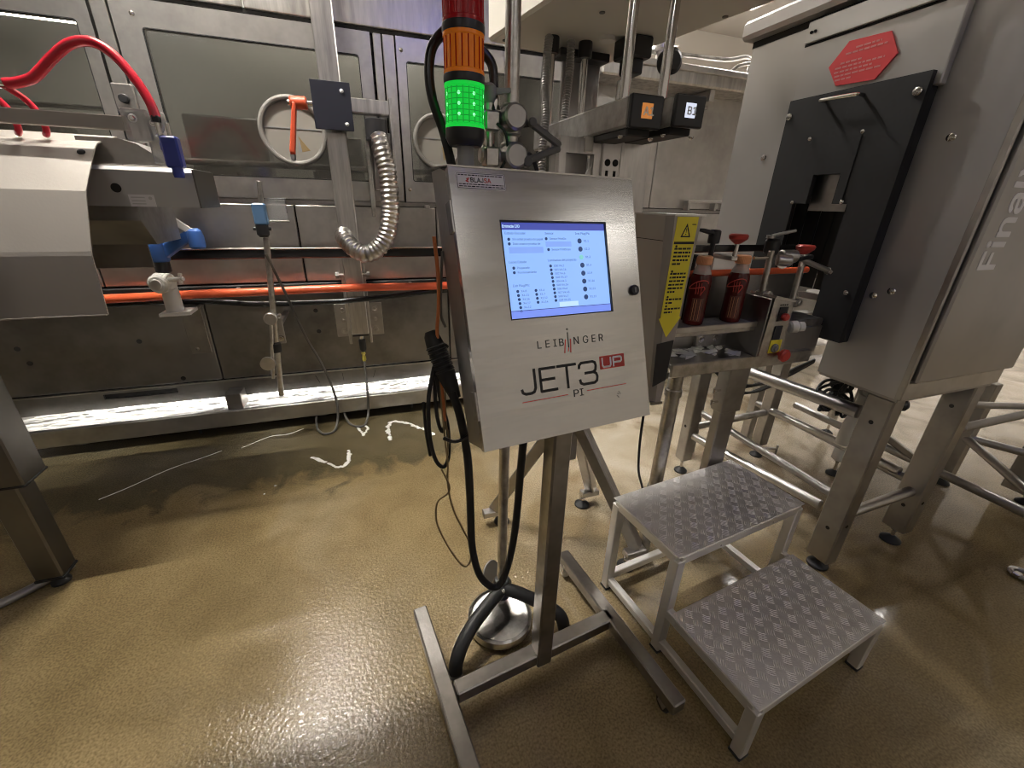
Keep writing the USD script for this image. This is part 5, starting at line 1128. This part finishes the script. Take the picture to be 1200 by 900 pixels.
t = thing('hose_bundle', 'wrapped white hose bundle with a black plug below the inspection machine', 'hose', (1.9, 1.0, .6))
put(t, 'bundle', [pipe([(1.80 + a, .95, .80), (1.86 + a, .96, .74 + b), (1.95 + a, .97, .71 + b), (2.05, .98, .74 + b), (2.10, 1.0, .80)], .022, 12) for a, b in ((0, 0), (.02, .02), (.01, -.03))] + [pipe([(1.84, .96, .74), (1.85, .97, .66), (1.845, .98, .58), (1.86, .99, .50)], .028, 14)], 'white_plastic')
put(t, 'plug', lathe([(.02, 0), (.026, .01), (.026, .06), (.018, .07)], (1.92, .93, .70), unit((.7, -.5, .1)), 16), 'black_plastic', label='black plug')
put(t, 'loop', pipe([(1.97, .92, .70), (1.99, .91, .66), (1.95, .91, .645), (1.92, .92, .67)], .006, 8), 'black_rubber')
t = thing('dark_wiring', 'tangle of black wires behind the near leg of the inspection machine', 'wires', (1.78, 1.0, .65))
rr = random.Random(9)
for k in range(7):
    put(t, 'wire', pipe([(1.73 + rr.uniform(-.02, .02), 1.0 + rr.uniform(-.03, .03), .80)] + [(1.76 + rr.uniform(-.07, .05), 1.02 + rr.uniform(-.05, .05), .76 - .035 * j + rr.uniform(-.02, .02)) for j in range(4)] + [(1.80, 1.05, .80)], .006, 8), 'black_rubber')
t = thing('floor_clamp', 'small steel clamp lying at the right edge of the floor', 'clamp', (2.5, .52, 0))
put(t, 'ring', pipe([(2.50 + .03 * math.cos(a), .525 + .03 * math.sin(a), .012) for a in np.linspace(0, 6.283, 25)], .010, 10, 0), 'steel_tube'); put(t, 'tab', box(2.46, 2.49, .515, .54, .004, .022), 'chrome')

# ------------------------------------------------------------------ two-step stool with tread plate
O = V3(.838, .400, 0); E1 = unit((.993, .117, 0)); E2 = unit((-.117, .993, 0)); EZ = V3(0, 0, 1)
def sp(u, v, z): return O + E1 * u + E2 * v + EZ * z
def sbar(u0, v0, z0, u1, v1, z1, w, h): return bar(sp(u0, v0, z0), sp(u1, v1, z1), w, h, bev=.003)
AXS = np.array([E1, E2, EZ])
t = thing('step_stool', 'two-step aluminium stool with checker plate treads', 'step stool', sp(.3, .3, 0))
def tread(u0, u1, v0, v1, z):
    p = put(t, 'tread', obox(sp((u0 + u1) / 2, (v0 + v1) / 2, z - .002), AXS, (u1 - u0, v1 - v0, .004), .001), 'aluminium_tread', label='checker plate tread')
    # frame under the plate
    for a in ((u0 + .014, v0 + .014, u1 - .014, v0 + .014), (u0 + .014, v1 - .014, u1 - .014, v1 - .014), (u0 + .014, v0 + .014, u0 + .014, v1 - .014), (u1 - .014, v0 + .014, u1 - .014, v1 - .014)):
        put(t, 'frame_bar', sbar(a[0], a[1], z - .021, a[2], a[3], z - .021, .028, .034), 'aluminium_tread')
    s = .034; ms_v, ms_f = [], []
    n = 0
    cu, cv = int((u1 - u0) / s), int((v1 - v0) / s)
    for i in range(cu):
        for j in range(cv):
            c = np.array([u0 + (u1 - u0) * (i + .5) / cu, v0 + (v1 - v0) * (j + .5) / cv])
            d = np.array([1, 1]) / math.sqrt(2) if (i + j) % 2 else np.array([1, -1]) / math.sqrt(2)
            q = np.array([-d[1], d[0]])
            for k in range(-2, 3):
                m = c + q * k * .0060; L, w, h = .0135, .0020, .0010
                pts = [m - d * L, m + q * w, m + d * L, m - q * w]
                b = len(ms_v); 
                for x in pts: ms_v.append(sp(x[0], x[1], z))
                for x in (m - d * L * .55, m + d * L * .55): ms_v.append(sp(x[0], x[1], z + h))
                ms_f += [(b, b + 4, b + 1), (b + 1, b + 4, b + 5), (b + 1, b + 5, b + 2), (b + 2, b + 5, b + 3), (b + 3, b + 5, b + 4), (b + 3, b + 4, b)]
    put(p, 'raised_bars', trimesh.Trimesh(np.array(ms_v), np.array(ms_f)[:, ::-1], process=False), 'aluminium_tread', kind='stuff', smooth=False)
    return p
tread(0, .605, 0, .300, .225); tread(.012, .627, .328, .640, .430)
def leg(u, v, z0, z1, s=.034): put(t, 'leg', obox(sp(u, v, (z0 + z1) / 2), AXS, (s, s, z1 - z0), .003), 'aluminium_tread')
for u in (.016, .589): leg(u, .016, .008, .205)
for u in (.028, .611): leg(u, .344, .008, .41); leg(u, .624, .008, .41)
for u in (.020, .600):
    put(t, 'side_rail', sbar(u, .02, .045, u + .008, .62, .045, .026, .030), 'aluminium_tread'); put(t, 'step_rail', sbar(u, .02, .19, u + .005, .335, .19, .026, .034), 'aluminium_tread')
put(t, 'back_rail', sbar(.03, .624, .06, .61, .624, .06, .026, .032), 'aluminium_tread')
put(t, 'step_bracket', sbar(.02, .30, .204, .60, .30, .204, .02, .02), 'aluminium_tread')
for u, v in ((.016, .016), (.589, .016), (.028, .624), (.611, .624), (.028, .344), (.611, .344)): put(t, 'rubber_tip', obox(sp(u, v, .005), AXS, (.038, .038, .010), .002), 'black_rubber')
for u in (.20, .46): put(t, 'spot_screw', dome_screw(sp(u, .335, .405), -E2, .006), 'steel_tube')
